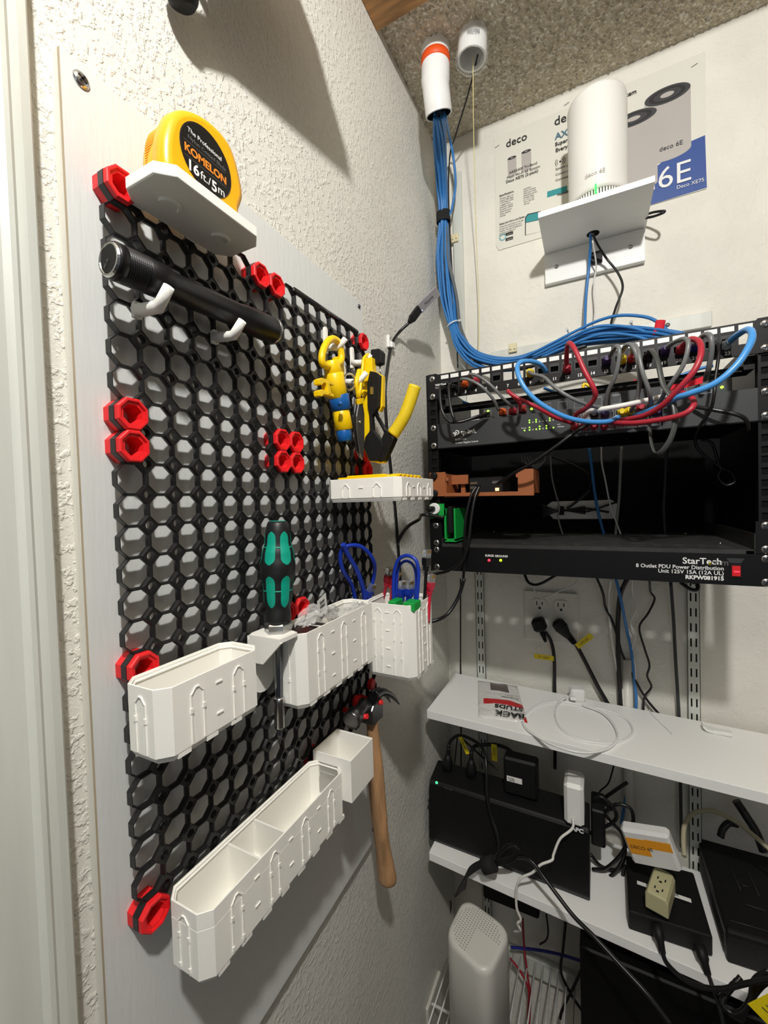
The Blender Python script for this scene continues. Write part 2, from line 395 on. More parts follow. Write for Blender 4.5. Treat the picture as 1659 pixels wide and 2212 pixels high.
# ---------------------------------------------------------------- more materials
STEEL = mat('polished_steel', (200, 200, 200), 0.22, 1); DKSTEEL = mat('dark_forged_steel', (112, 112, 114), 0.3, 1, bump=[('N', 300, 0.15, 0.3, 0.7)], dist=0.0004)
BLKMET = mat('black_anodised_metal', (22, 22, 24), 0.38, 0.3); BLKRUB = mat('black_rubber', (14, 14, 15), 0.55, spec=0.35); BLKCAB = mat('black_cable_jacket', (16, 16, 17), 0.35)
YEL = mat('yellow_plastic', (250, 208, 8), 0.35); YELGRIP = mat('yellow_rubber_grip', (236, 206, 30), 0.6, bump=[('N', 900, 0.3, 0.3, 0.7)], dist=0.0004); BLU = mat('blue_plastic', (20, 92, 165), 0.3)
TAPEY = mat('tape_case_yellow', (247, 178, 22), 0.32); ORN = mat('orange_print', (238, 140, 40), 0.5); LBLK = mat('black_label', (22, 22, 22), 0.35); WHTINK = mat('white_ink', (240, 240, 238), 0.5); GRYINK = mat('grey_ink', (96, 96, 96), 0.5); BLKINK = mat('black_ink', (20, 20, 20), 0.5)
TEAL = mat('teal_grip_plastic', (0, 158, 132), 0.45); HICKORY = mat('hickory_handle', (205, 158, 112), 0.5, mottle=0.22, mscale=90, stretch=(1, 1, 0.12)); REDPAINT = mat('red_paint', (225, 40, 30), 0.5)
BLUCAB = mat('royal_blue_cable', (20, 54, 170), 0.35); CLEAR = mat('clear_plug_plastic', (225, 230, 232), 0.12, trans=0.85, ior=1.45); GRN = mat('green_printed_plastic', (10, 160, 62), 0.5); REDCAB = mat('red_cable_jacket', (176, 40, 56), 0.4); GOLD = mat('gold_contacts', (212, 170, 80), 0.3, 1)
ALU = mat('brushed_aluminium', (196, 198, 208), 0.35, 0.8); WHTPL = mat('white_plastic', (238, 238, 234), 0.4)
def frame(o, xd, yd):
    """local frame: x along xd, y close to yd"""
    xd = Vector(xd).normalized(); yd = Vector(yd); yd = (yd-xd*yd.dot(xd)).normalized(); zd = xd.cross(yd)
    M = Matrix((xd, yd, zd)).transposed().to_4x4(); M.translation = Vector(o); return M
def plate(poly, ax, val, thick, name, m, parent, bev=0.6):
    """solid cut from a sheet: outline given by sight lines to the plane axis=val, thickness along the axis"""
    pts = [at(ax, val, *p) for p in poly]; i, j = [k for k in range(3) if k != ax]
    return MB().prism([(p[i], p[j]) for p in pts], ax, val-thick/2, val+thick/2).build(name, m, parent, bevel=bev)
def screw_mesh(b, p, d, r=4.2, h=2.6):
    p = Vector(p); d = Vector(d).normalized()
    b.lathe([(-2, r*0.45), (0, r*0.45), (0, r), (h*0.35, r*0.97), (h*0.75, r*0.72), (h, r*0.3), (h, 0.1)], p, d, 18)
    M = frame(p, d, (0.3, 0.5, 0.8)); s = MB(M); b.cur = 1
    for k in (0, 1):
        q = [(h+0.05, -r*0.55, -r*0.12), (h+0.05, r*0.55, r*0.12)] if k == 0 else [(h+0.05, -r*0.12, -r*0.55), (h+0.05, r*0.12, r*0.55)]
        i0 = len(b.v); Mb = b.M; b.M = M; b.box((h*0.7, q[0][1], q[0][2]), (h+0.05, q[1][1], q[1][2])); b.M = Mb
    b.cur = 0
def screw(p, d, label, group=None, r=4.2, cat='screw', m=None):
    b = MB(); screw_mesh(b, p, d, r); return tag(b.build('screw', [m or STEEL, BLKINK], at_=p), label, cat, group)
ps = at(0, XP, 175, 173); screw(ps, (1, 0, 0), 'large shiny pan head screw at the top left of the white board', r=6)
screw(at(0, XP, 775, 662), (1, 0, 0), 'dark screw in the top right corner of the white board', r=3.4, m=DKSTEEL)
screw(at(0, XP, 806, 1791), (1, 0, 0), 'dark screw at the bottom right of the white board beside the hammer handle', r=3.4, m=DKSTEEL)
# edge strip along the top of the grid
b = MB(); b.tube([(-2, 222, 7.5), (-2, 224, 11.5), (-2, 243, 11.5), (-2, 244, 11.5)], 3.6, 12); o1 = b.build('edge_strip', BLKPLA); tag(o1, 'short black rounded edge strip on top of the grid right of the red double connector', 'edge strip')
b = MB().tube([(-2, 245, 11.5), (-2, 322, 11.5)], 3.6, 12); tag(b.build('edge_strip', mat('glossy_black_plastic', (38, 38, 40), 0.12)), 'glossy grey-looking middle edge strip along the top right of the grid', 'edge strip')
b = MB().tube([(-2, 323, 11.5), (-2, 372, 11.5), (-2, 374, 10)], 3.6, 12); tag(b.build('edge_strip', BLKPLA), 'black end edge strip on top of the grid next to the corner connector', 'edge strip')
# ------------------------------------------------ shelf with the tape measure
o = thing('grid_shelf', (2, 60, -9), 'small white printed shelf clipped to the top of the grid under the tape measure', 'shelf')
L = lambda i, z: [(p[0], p[1], z) for p in chamf(2, 56, 9, 111, 11, i)]
MB().rings([L(1.0, -9), L(0.3, -8.5), L(0, -8), L(0, 0), L(1.4, 0), L(1.4, -1.5)]).build('shelf_plate', WHTPLA, o)
for yy in (35, 85):
    b = MB(); n = 14
    arc = [(26+9*math.sin(a), yy-9*math.cos(a)) for a in [math.pi*k/n for k in range(n+1)]]
    inn = [(26+7*math.sin(a), yy-7*math.cos(a)) for a in [math.pi*k/n for k in range(n+1)]]
    b.prism(arc+inn[::-1], 2, -11.5, -9).build('underside_lug', WHTPLA, o)
for yy in (25, 75): MB().box((0.1, yy-6, -9), (3, yy+6, -1), 1).build('mounting_clip', WHTPLA, o)
t = thing('tape_measure', (24, 56, 0), 'yellow tape measure with round black label on the small white shelf', 'tape measure')
out = [(22, 0.5), (20.5, 14), (22, 32), (28, 50), (39, 63), (54, 71), (70, 74), (85, 71.5), (94, 62), (100, 45), (102, 32), (99, 22), (96, 13), (101, 0.5)]
sp = spline([(0, *p) for p in out[:]], 5); prof = [(p.y, p.z) for p in sp]
cy, cz = 61, 34
def TL(k, x): return [(x, cy+(p[0]-cy)*k, cz+(p[1]-cz)*k if p[1] > 2 else p[1]) for p in prof]
b = MB(); b.smooth = True
b.rings([TL(0.68, 3), TL(0.78, 4.5), TL(0.86, 9), TL(0.91, 14)], True, False)
b.rings([TL(0.91, 14), TL(0.905, 14.5), TL(0.945, 26), TL(0.94, 26.5), TL(0.96, 27)], False, False)
b.rings([TL(0.96, 27), TL(1.0, 32), TL(0.985, 37), TL(0.93, 41), TL(0.82, 42.5)], False, True)
b.build('case', TAPEY, t)
b = MB()
for k in range(22):
    z = 4+1.9*k; kk = 0.925; y = cy-(cy-(21.0 if z < 30 else 21.0+(z-30)**1.5*0.085))*kk
    b.box((15.5, y-0.25, z), (25.5, y+1.5, z+0.8))
b.build('grip_rib', TAPEY, t)
b = MB(); dc = (43, 59.5, 35)
b.rings([[(x, dc[1]+25.5*k*math.cos(a), dc[2]+25.5*k*math.sin(a)) for a in [2*math.pi*i/40 for i in range(40)]] for k, x in ((1.0, 41.6), (1.0, 43.0), (0.97, 43.2))]); b.build('round_label', LBLK, t)
def tt(s, u, v, size, m, bold=0):
    q = at(0, 43.25, u, v); text(s, q, (0, 1, -0.03), (0, 0.03, 1), size, m, t, 'label_text', bold=bold, ext=0.1)
tt('The Professional', 404.6, 281, 5.0, WHTINK); tt('Nylon Coated Blade', 405.5, 297, 4.6, GRYINK)
tt('KOMELON', 398, 321, 8.6, ORN, 0.25); tt('16', 404, 361, 11.5, WHTINK, 0.25); tt('ft./', 433, 384, 9.5, WHTINK); tt('5', 457, 408, 12, WHTINK, 0.25); tt('m', 470.5, 415, 10, WHTINK); tt('9916.M', 440, 407, 2.6, GRYINK)
for u, v in ((397, 298), (399, 332)): q = at(0, 43.2, u, v); MB().box((43.15, q.y, q.z), (43.3, q.y+41, q.z+0.3)).build('label_line', GRYINK, t)
MB().box((20, 99, 2), (26, 103.5, 12), 0.8).build('blade_hook', STEEL, t)
# ------------------------------------------------ flashlight and its hooks
A = Vector((22, -11, -73)); B = Vector((22, 157, -66)); d = (B-A).normalized(); Lf = (B-A).length
t = thing('flashlight', (22, 70, -88), 'black metal flashlight lying across two white hooks near the top of the grid', 'flashlight')
MB().lathe([(0.0, 9), (0.3, 9.6), (0.3, 0.1)], A-d*0.9, d, 32).build('tail_switch', BLKRUB, t)
b = MB(); b.rings([[A+d*w+Vector((math.cos(q)*r, 0, math.sin(q)*r)) for q in [2*math.pi*k/32 for k in range(32)]] for w, r in ((-0.6, 9.6), (-1.2, 10), (-1.2, 11.2), (0.4, 12.2), (0.6, 9.7))], False, False); b.build('tail_ring', STEEL, t)
b = MB(); b.lathe([(0.2, 12.2), (2, 13), (7, 13), (7.4, 12.4)], A, d, 32)
b.lathe([(23.5, 12.4), (24, 13.1), (42, 13.1), (43, 12.6)], A, d, 32); b.build('tail_cap', BLKMET, t)
b = MB(); b.lathe([(7.4, 12.4)]+[(7.5+k*0.8, 13.15 if k % 2 else 12.7) for k in range(20)]+[(23.6, 12.4)], A, d, 40, False); b.build('knurled_grip', BLKMET, t)
MB().lathe([(42.9, 12.3), (44, 11.2), (118, 11.2), (124, 12.6), (Lf-4, 13.6), (Lf-3.6, 13.2)], A, d, 32).build('body_tube', BLKMET, t)
MB().lathe([(Lf-3.7, 13.5), (Lf-0.8, 13.7), (Lf, 12.9), (Lf-1, 11.5)], A, d, 32).build('bezel_ring', STEEL, t)
text('MAGLITE'[:0]+'LED  6V', A-d*1.3+Vector((-4.5, 0, -6)), (0.7, 0, 0.7), (-0.7, 0, 0.7), 2.2, GRYINK, t, 'switch_text')
def hook(y, z, xa, xt, dz, r, label, back=(14, 10), group=None):
    o = thing('grid_hook', (0, y, z-6), label, 'hook', group)
    MB().prism([(y-3.4, z-back[1]), (y+3.4, z-back[1]), (y+3.4, z+back[0]), (y+2, z+back[0]+3), (y-2, z+back[0]+3), (y-3.4, z+back[0])], 0, 0.6, 4.6).build('back_plate', WHTPLA, o, bevel=0.5)
    MB().tube([(3, y, z), (xa*0.5, y, z-1.5), (xa, y, z-3), (xa+(xt-xa)*0.25, y, z-2+dz*0.2), (xt, y, z+dz)], [r*1.25, r*1.15, r*1.1, r, r*0.92], 8).build('arm', WHTPLA, o)
    return o
hook(20, -92.5, 29, 42, 9, 4.4, 'white hook holding the tail end of the flashlight', back=(4, 6))
hook(96, -88.5, 27, 39, 8, 4.2, 'white hook holding the lamp end of the flashlight', back=(4, 6))
hook(282, -41, 24, 34, 6, 4.0, 'white hook with the yellow cable stripper hung on it', back=(24, 8))
hook(350, -43, 26, 36, 6, 4.0, 'upper right white hook with the yellow snips handle over it', back=(20, 8))
hook(325, -77, 28, 40, 8, 4.0, 'lowest white hook of the tool group, under the steel snips ring', back=(20, 8))
# ------------------------------------------------ yellow cable stripper with blue bands
X = 24.0
t = thing('cable_stripper', tuple(at(0, X, 725, 950)), 'yellow and blue plastic cable stripper hanging by its loop from a white hook', 'cable stripper')
ring = [at(0, X, *p) for p in ((712, 793), (697, 786), (696, 765), (705, 742), (718, 732), (731, 740), (737, 762), (736, 780), (722, 792))]
MB().tube(spline(ring, 4), 4.6, 10).build('hanging_loop', YEL, t)
def barrel(p0, p1, r0, r1, name, m, depth=1.0, steps=None, seg=16):
    a, c = at(0, X, *p0), at(0, X, *p1)
    MB().lathe(steps(a, c) if steps else [(0, r0*0.9), (1, r0), ((c-a).length-1, r1), ((c-a).length, r1*0.9)], a, c-a, seg).build(name, m, t)
barrel((715, 778), (722, 812), 9, 12.5, 'shoulder', YEL); barrel((720, 806), (731, 860), 13, 12.5, 'body', YEL)
plate([(720, 772), (737, 768), (741, 800), (740, 850), (728, 850)], 0, X-6, 5, 'grip_fin', YEL, t)
barrel((731, 852), (737, 886), 13.8, 13.4, 'upper_collar', BLU); barrel((736, 886), (743, 928), 11.5, 12.2, 'lower_barrel', YEL); barrel((742, 927), (745, 953), 10.5, 9.5, 'end_knob', BLU)
for dv in (0, 25): plate([(683, 820+dv), (690, 817+dv), (705, 822+dv), (716, 828+dv), (716, 834+dv), (704, 830+dv), (694, 828+dv), (690, 833+dv), (684, 831+dv)], 0, X+12, 8, 'jaw_tab', YEL, t)
plate([(699, 826), (705, 827), (709, 852), (703, 853)], 0, X+12, 9, 'jaw_bridge', YEL, t)
MB().lathe([(0, 3.2), (4, 3.2), (5, 1.5)], at(0, X+14, 735, 872)-Vector((2, 0, 0)), (1, 0.2, 0), 12).build('adjusting_knob', BLU, t)
barrel((734, 924), (744, 920), 2.5, 2.5, 'rim_notch', YEL)
# ------------------------------------------------ snips
X = 30.0
t = thing('snips', tuple(at(0, X, 782, 994)), 'electrician snips with yellow oval handle and grey steel blades hanging tip down', 'snips')
ringp = [at(0, X, *p) for p in ((776, 858), (783, 800), (785, 778), (793, 767), (802, 772), (806, 800), (804, 835), (796, 848), (785, 845), (779, 850))]
MB().tube(spline(ringp, 4), 2.5, 8).build('handle_loop', YEL, t)
ringp = [at(0, X-3, *p) for p in ((776, 800), (770, 825), (772, 842), (777, 872))]
MB().tube(spline(ringp, 4), 3.4, 8).build('lower_handle', YEL, t)
plate([(772, 862), (783, 860), (783, 872), (774, 874)], 0, X-1, 5, 'handle_neck', YEL, t)
plate([(774, 872), (782, 871), (786, 895), (786, 950), (784, 985), (782, 994), (777, 980), (770, 930), (769, 900)], 0, X-1, 2.2, 'front_blade', mat('satin_steel', (140, 140, 140), 0.35, 0.9), t, 0.3)
plate([(766, 860), (772, 858), (774, 900), (772, 940), (778, 990), (770, 975), (765, 930), (764, 890)], 0, X-4, 2.2, 'back_blade', DKSTEEL, t, 0.3)
b = MB(); screw_mesh(b, at(0, X+0.4, 777, 912), (1, 0, 0), 2.4); b.build('pivot_screw', [STEEL, BLKINK], t)
b = MB().tube([at(0, X-6, 754+13*math.cos(a), 825+18*math.sin(a)) for a in [2*math.pi*k/24 for k in range(25)]], 1.5, 8); tag(b.build('steel_ring', STEEL), 'polished steel ring hanging on the lowest white hook behind the snips', 'ring')
# ------------------------------------------------ black and yellow compression tool
Y = 345.0
t = thing('crimping_tool', tuple(at(1, Y, 820, 1000)), 'black and yellow crimping tool with one long yellow rubber handle pointing up and right', 'crimping tool')
plate([(786, 802), (800, 800), (799, 880), (803, 892), (800, 940), (806, 998), (801, 997), (787, 965), (786, 900)], 1, Y+2, 10, 'rear_grip', YEL, t)
plate([(802, 803), (816, 806), (823, 812), (820, 880), (812, 890), (806, 900), (808, 930), (828, 955), (830, 965), (822, 992), (818, 996), (801, 996), (788, 966), (792, 945), (803, 930), (800, 890), (797, 878), (796, 830)], 1, Y-4, 9, 'body_cover', BLKRUB, t)
plate([(816, 805), (829, 812), (829, 878), (823, 890), (814, 885)], 1, Y+3, 9, 'side_grip', YEL, t)
plate([(806, 758), (824, 756), (828, 762), (827, 785), (816, 790), (804, 786)], 1, Y+10, 14, 'end_cap', BLKRUB, t)
MB().tube([at(1, Y+8, 821, 786), at(1, Y+5, 822, 815)], 1.1, 6).build('plunger_rod', STEEL, t)
MB().tube([at(1, Y, 811, 892), at(1, Y, 838, 940), at(1, Y, 846, 962)], 3.0, 8).build('link_arm', BLKMET, t)
MB().tube([at(1, Y, 814, 890), at(1, Y, 832, 935)], 1.8, 8).build('link_rod', STEEL, t)
hp = [at(1, Y, *p) for p in ((897, 832), (895, 838), (886, 866), (874, 898), (860, 922), (849, 938))]
MB().tube(spline(hp, 4), [5]+[8.2]*2+[8.8]*16+[9.2]*2, 14).build('rubber_handle', YELGRIP, t)
plate([(838, 925), (856, 948), (834, 996), (826, 999), (820, 996), (826, 968), (828, 950)], 1, Y, 14, 'handle_base', BLKRUB, t, 1.5)
plate([(806, 996), (832, 992), (832, 1000), (820, 1001)], 1, Y+1, 12, 'foot', YEL, t)
plate([(800, 836), (807, 836), (807, 852), (800, 852)], 1, Y-9, 1.5, 'latch', STEEL, t, 0.2)
MB().box((28, 338, -78), (42, 352, -44), 1).build('hanger_tab', YEL, t)
# yellow flat tool lying in the tray
t = thing('flat_stripper_tool', (55, 335, -241), 'flat yellow ribbed tool lying in the shallow white tray', 'tool')
MB().prism([(14, 283), (88, 283), (98, 292), (98, 380), (90, 388), (14, 388)], 2, -241, -216).build('body', YEL, t, bevel=1.5)
MB().box((22, 292, -216.2), (80, 340, -213.5), 1.2).build('raised_pad', YEL, t)
for k in range(6): MB().box((84, 300+k*13, -216.2), (99, 306+k*13, -213.8), 0.8).build('grip_rib', YEL, t)
# ------------------------------------------------ screwdriver in its bracket
o = thing('screwdriver_bracket', (24, 136, -450), 'white printed bracket holding the green and black screwdriver', 'bracket')
b = MB()
hx, hy, hz = 26.0, 142.0, -381.0
n = 24; circ = [(hx+5*math.cos(2*math.pi*k/n), hy+5*math.sin(2*math.pi*k/n)) for k in range(n)]
sq = []
for k in range(n):
    a = 2*math.pi*k/n; ca, sa = math.cos(a), math.sin(a); t_ = min((21 if ca > 0 else 23)/max(abs(ca), 1e-6), (8 if sa > 0 else 20)/max(abs(sa), 1e-6)); sq.append((hx+ca*t_, hy+sa*t_))
b.rings([[(*p, hz-4) for p in sq], [(*p, hz) for p in sq], [(*p, hz) for p in circ], [(*p, hz-4) for p in circ], [(*p, hz-4) for p in sq]], False, False); b.build('top_plate', WHTPLA, o)
MB().prism([(3, hz-4), (47, hz-4), (23, hz-28), (3, hz-28)], 1, 122, 125).build('gusset', WHTPLA, o)
MB().prism([(130+18*math.cos(a)+12, -430+18*math.sin(a)) for a in [math.pi+math.pi*k/12 for k in range(13)]]+[(160, hz-2), (124, hz-2)], 0, 1, 4.5).build('back_tongue', WHTPLA, o)
t = thing('screwdriver', (26, 141, -486), 'screwdriver with bulging black and green handle standing point down in the white bracket', 'screwdriver')
top = at(0, 26, 600, 1126); base_ = at(0, 26, 601, 1343); tip = at(0, 26, 604, 1606); dd = (base_-top).normalized(); HL = (base_-top).length
def hr(s):
    """handle radius along its length 0..1"""
    K = [(0, 9.5), (0.04, 11.5), (0.1, 12.6), (0.2, 13.2), (0.33, 16.2), (0.44, 18.0), (0.5, 17.6), (0.62, 15.2), (0.75, 14.2), (0.85, 12.6), (0.95, 13.4), (1, 13.0)]
    for (a, ra), (c, rc) in zip(K, K[1:]):
        if s <= c: u = (s-a)/(c-a); u = u*u*(3-2*u); return ra+(rc-ra)*u
    return 13
MB().lathe([(HL*k/40, hr(k/40)) for k in range(41)], top, dd, 36).build('handle', mat('black_handle_plastic', (24, 25, 26), 0.45), t)
MB().lathe([(-0.6, 7.5), (-0.2, 8.5), (0.2, 9.2)], top, dd, 24).build('end_disc', TEAL, t)
va = dd.cross(Vector((0, 0, 1)) if abs(dd.z) < 0.9 else Vector((1, 0, 0))).normalized(); vb = dd.cross(va)
tocam = (Vector(CAM)-top); a0 = math.atan2(tocam.dot(vb), tocam.dot(va))
def inlay(ac, s0, s1, half):
    b = MB(); nn = 12; rows = []
    for i in range(nn+1):
        s = s0+(s1-s0)*i/nn; e = abs(2*i/nn-1); w = half*math.sqrt(max(0.03, 1-max(0, (e-0.55)/0.45)**2)); rr = hr(s)+0.35
        rows.append([top+dd*HL*s+(va*math.cos(ac+w*q/4)+vb*math.sin(ac+w*q/4))*rr for q in range(-4, 5)])
    b.smooth = True; ids = [[b.vert(p) for p in r] for r in rows]
    for i in range(nn):
        for q in range(8): b.face((ids[i][q], ids[i+1][q], ids[i+1][q+1], ids[i][q+1]))
    b.build('grip_inlay', TEAL, t)
for k in range(6):
    ac = a0+math.pi/6+k*math.pi/3
    inlay(ac, 0.1, 0.42, 0.36); inlay(ac, 0.53, 0.84, 0.33)
for s in (0.255, 0.68): MB().lathe([(HL*s-0.7, hr(s)-1), (HL*s-0.7, hr(s-0.006)+0.22), (HL*s+0.7, hr(s+0.006)+0.22), (HL*s+0.7, hr(s)-1)], top, dd, 36).build('inlay_band', TEAL, t)
MB().lathe([(HL-1, 12), (HL+2, 14.5), (HL+7, 14.5)], top, dd, 6, False).build('ferrule_top', STEEL, t)
MB().lathe([(HL+7, 14), (HL+17.5, 14), (HL+19, 9)], top, dd, 6, False).build('ferrule', mat('brushed_nickel', (190, 190, 188), 0.35, 0.9), t)
dt = (tip-top).normalized(); TLn = (tip-top).length
MB().lathe([(HL+8, 3.7), (TLn*0.8, 3.7)], top, dt, 6, False).build('shaft', mat('hex_bar_steel', (120, 122, 126), 0.25, 1), t)
MB().lathe([(TLn*0.79, 4.6), (TLn*0.8, 6), (TLn*0.81, 5.4), (TLn*0.925, 5.4), (TLn*0.93, 4.6)], top, dt, 24).build('bit_sleeve', STEEL, t)
MB().lathe([(TLn*0.92, 3.2), (TLn*0.96, 3), (TLn*0.975, 2), (TLn, 1.2)], top, dt, 6, False).build('bit', DKSTEEL, t)
# ------------------------------------------------ hammer on red pegs
t = thing('claw_hammer', tuple(at(0, 25, 838, 1908)), 'claw hammer with wooden handle hanging at the lower right of the grid', 'hammer')
X = 25.0
hp = [at(0, X, *p) for p in ((802, 1540), (806, 1590), (812, 1680), (822, 1790), (833, 1870), (838, 1907))]
MB().tube(spline(hp, 5), [9]*5+[9.5, 10, 11, 12, 12.5]+[12.8]*4+[12.4]+[12, 11.8, 12, 12.6, 13.4, 14.2, 14.8, 15.2, 15.4, 15]+[9], 14, flat=((0, 0, 1), 0.8)).build('wooden_handle', HICKORY, t)
fa = at(0, X, 757, 1558); nk = at(0, X, 788, 1522)
dh = (nk-fa).normalized()
MB().lathe([(0, 11), (1, 12.4), (14, 12.6), (17, 11), (22, 8.8), (34, 8.6), (40, 10.5)], fa, dh, 20).build('striking_face', DKSTEEL, t)
b = MB(); ck = at(0, X, 803, 1531)
b.prism([(ck.y-17, ck.z-15), (ck.y+15, ck.z-17), (ck.y+18, ck.z+6), (ck.y+12, ck.z+13), (ck.y-12, ck.z+13), (ck.y-19, ck.z+6)], 0, X-11, X+11); b.build('head_cheek', DKSTEEL, t, bevel=2)
for sx in (-1, 1):
    cl = [at(0, X, *p) for p in ((806, 1504), (822, 1494), (838, 1500), (848, 1511), (853, 1519))]
    cl = [p+Vector((sx*(3+i*1.3), 0, 0)) for i, p in enumerate(cl)]
    MB().tube(spline(cl, 4), [8, 7.5, 7, 6.6, 6.2, 5.8, 5.3, 4.9, 4.5, 4.1, 3.7, 3.3, 2.9, 2.5, 2, 1.6, 1], 8, flat=((1, 0, 0), 0.7)).build('claw', DKSTEEL, t)
hc = at(0, X, 818, 1690); hn = (Vector(CAM)-hc); hn.z = 0; hn.normalize(); hl = Vector((-hn.y, hn.x, 0)); text('TOUGH', hc+hn*12.2+hl*1.5, (0.0, 0.1, -1), hl, 8.5, BLKINK, t, 'handle_print')
for p, lb in (((772, 1515), 'dark red peg behind the hammer face on the lower right grid'), ((803, 1478), 'dark red peg above the hammer claw at the grid edge')):
    q = at(0, 4, *p); o = thing('grid_peg', (0, q.y, q.z-12), lb, 'peg')
    MB().rings([ringloop(4.2, q.y, q.z, 0.4), ringloop(8, q.y, q.z, 0.4), ringloop(8, q.y, q.z, 6), ringloop(7, q.y, q.z, 7), ringloop(4.2, q.y, q.z, 7)], True, True).build('collar', REDPLA, o)
o = thing('hammer_rest', (2, 330, -575), 'red printed rest whose tip shows under the hammer head beside the handle', 'tool rest')
q = at(0, 38, 792, 1550)
for dy in (0, 44): MB().tube([(1, q.y+dy, q.z+4), (30, q.y+dy, q.z-1), (39, q.y+dy, q.z+2)], 3.6, 8).build('rest_arm', REDPLA, o)
# ------------------------------------------------ contents of the bins
def crumple(path_px, X0, w, name, label, seed, txt=None):
    """crumpled clear plastic bag"""
    t = thing(name, tuple(at(0, X0, *path_px[0])), label, 'plastic bag')
    c = [at(0, X0, *p) for p in path_px]; sp = spline(c, 6); b = MB(); b.smooth = True; nn = 10; ids = []
    for i, p in enumerate(sp):
        row = []
        for j in range(nn+1):
            u = j/nn-0.5; k = math.sin(math.pi*i/(len(sp)-1))
            row.append(b.vert(p+Vector((u*w*(0.5+0.5*k)+5*noise.noise(Vector((i*0.5, j*0.45, seed))), 4*noise.noise(Vector((i*0.6, j*0.5, seed+5))), 6*noise.noise(Vector((i*0.5, j*0.6, seed+9)))))))
        ids.append(row)
    for i in range(len(ids)-1):
        for j in range(nn): b.face((ids[i][j], ids[i+1][j], ids[i+1][j+1], ids[i][j+1]))
    b.build('film', mat('clear_bag_film', (222, 222, 220), 0.1, alpha=0.45, spec=0.8), t); return t
t = crumple([(650, 1352), (668, 1330), (690, 1312), (700, 1308), (712, 1320), (722, 1345)], 28, 36, 'plastic_bag', 'clear plastic bag with a printed paper slip in the middle bin', 1)
c0 = at(0, 36, 690, 1345); M = frame(c0, (-0.2, 0.9, 0.15), (0, 0, 1)); MB(M).box((0, 0, -0.2), (26, 26, 0.2)).build('paper_slip', WHTPL, t)
for k, s in enumerate(('Green', 'White/', 'Brown', 'Cat 5')): text(s, c0+Vector((0.4, 2, 20-k*5.5)), (-0.2, 0.9, 0.15), (0, 0, 1), 5.2, BLKINK, t, 'slip_text')
crumple([(720, 1345), (735, 1328), (755, 1316), (776, 1304), (778, 1302)], 30, 30, 'plastic_bag', 'folded clear plastic bag at the right end of the middle bin', 4)
for p, q, lb in (((640, 1352), (655, 1373), 'small black plastic card standing at the left end of the middle bin'), ((664, 1355), (700, 1350), 'flat black plastic card lying at the mouth of the middle bin')):
    a = at(2, -392, *p); c = at(2, -392, *q)
    tag(MB().box((min(a.x, c.x)-2, min(a.y, c.y), -394), (max(a.x, c.x)+4, max(a.y, c.y)+3, -391)).build('divider_card', LBLK), lb, 'card')
# white printed bits at the bottom of the long bin and in the square cup
for k, (u, v) in enumerate(((505, 1842), (548, 1838), (562, 1828), (540, 1852), (530, 1845))):
    q = at(2, -612, u, v); q.x = max(10, min(46, q.x)); q.y = max(92, min(114, q.y)); b = MB().lathe([(0, 5), (3, 5), (4, 3.6), (9, 3.6), (10, 5)], (q.x, q.y, -617.5), (0.3*(k-2), 0.5, 1), 8, False)
    tag(b.build('plastic_peg', WHTPLA), 'small white printed peg loose in the middle compartment of the long bin', 'peg', 'loose white pegs in the long bin')
q = at(2, -598, 748, 1634); tag(MB(frame((max(16, min(50, q.x))-9, max(232, min(262, q.y))-8, -604.4), (1, 0.4, 0), (0, 0, 1))).rings([[(0, 0, 0), (18, 0, 0), (18, 0, 16), (0, 0, 16)], [(3, 12, 2), (14, 9, 2), (14, 9, 14), (3, 12, 14)]]).build('plastic_block', WHTPLA), 'small white printed block lying in the square white cup', 'block')
def rj45(o, d, up, parent, boot, plug=True):
    M = frame(o, d, up); b = MB(M)
    b.rings([[(x, w*c, h*s) for c, s in ((1, 1), (-1, 1), (-1, -1), (1, -1))] for x, w, h in ((-12, 2.6, 2.6), (-11, 3.4, 3.4), (-9.5, 2.8, 2.8), (-8, 3.8, 3.6), (-6, 3.1, 3.1), (-4.5, 4.4, 4), (0, 5.6, 4.2), (7, 5.8, 4.2))]); b.build('boot', boot, parent)
    if plug:
        b = MB(M); b.box((5, -5.6, -3.6), (19, 5.6, 3.6), 0.5); b.box((7, -1.6, 3.4), (15, 1.6, 5.2)); b.build('plug', CLEAR, parent)
        b = MB(M)
        for k in range(8): b.box((14, -4.2+k*1.12, -3.9), (18.6, -3.7+k*1.12, -3.5))
        b.build('contacts', GOLD, parent)
def patch_loop(px, Y, r, m, label, group=None, ends=()):
    P = [at(1, (p[2] if len(p) > 2 else Y), p[0], p[1]) for p in px]; t = thing('patch_cable', tuple(min(P, key=lambda p: p.z)), label, 'patch cable', group)
    MB().tube(spline(P, 6), r, 8).build('cord', m, t)
    for p, dpx in ends:
        a, c = at(1, Y, *p), at(1, Y, *dpx); rj45(a, c-a, (0.3, 1, 0), t, m)
    return t
patch_loop([(775, 1345), (762, 1270, 325), (742, 1235, 295), (735, 1205, 285), (743, 1183, 285), (770, 1178, 300), (792, 1190, 315), (808, 1215, 330), (808, 1245), (797, 1290), (795, 1345)], 345, 2.9, BLUCAB, 'thick blue patch cable loop at the left of the white cup', ends=(((795, 1285), (806, 1262)),))
patch_loop([(790, 1345), (786, 1280, 330), (772, 1235, 310), (755, 1205, 292), (744, 1183, 280), (741, 1176, 276)], 345, 3.4, BLUCAB, 'blue cable end crossing diagonally inside the left blue loop')
patch_loop([(852, 1345), (850, 1270), (853, 1230), (862, 1208), (880, 1200), (898, 1210), (904, 1235), (903, 1265), (897, 1345)], 350, 2.7, BLUCAB, 'blue patch cable bent in an arch at the right of the white cup')
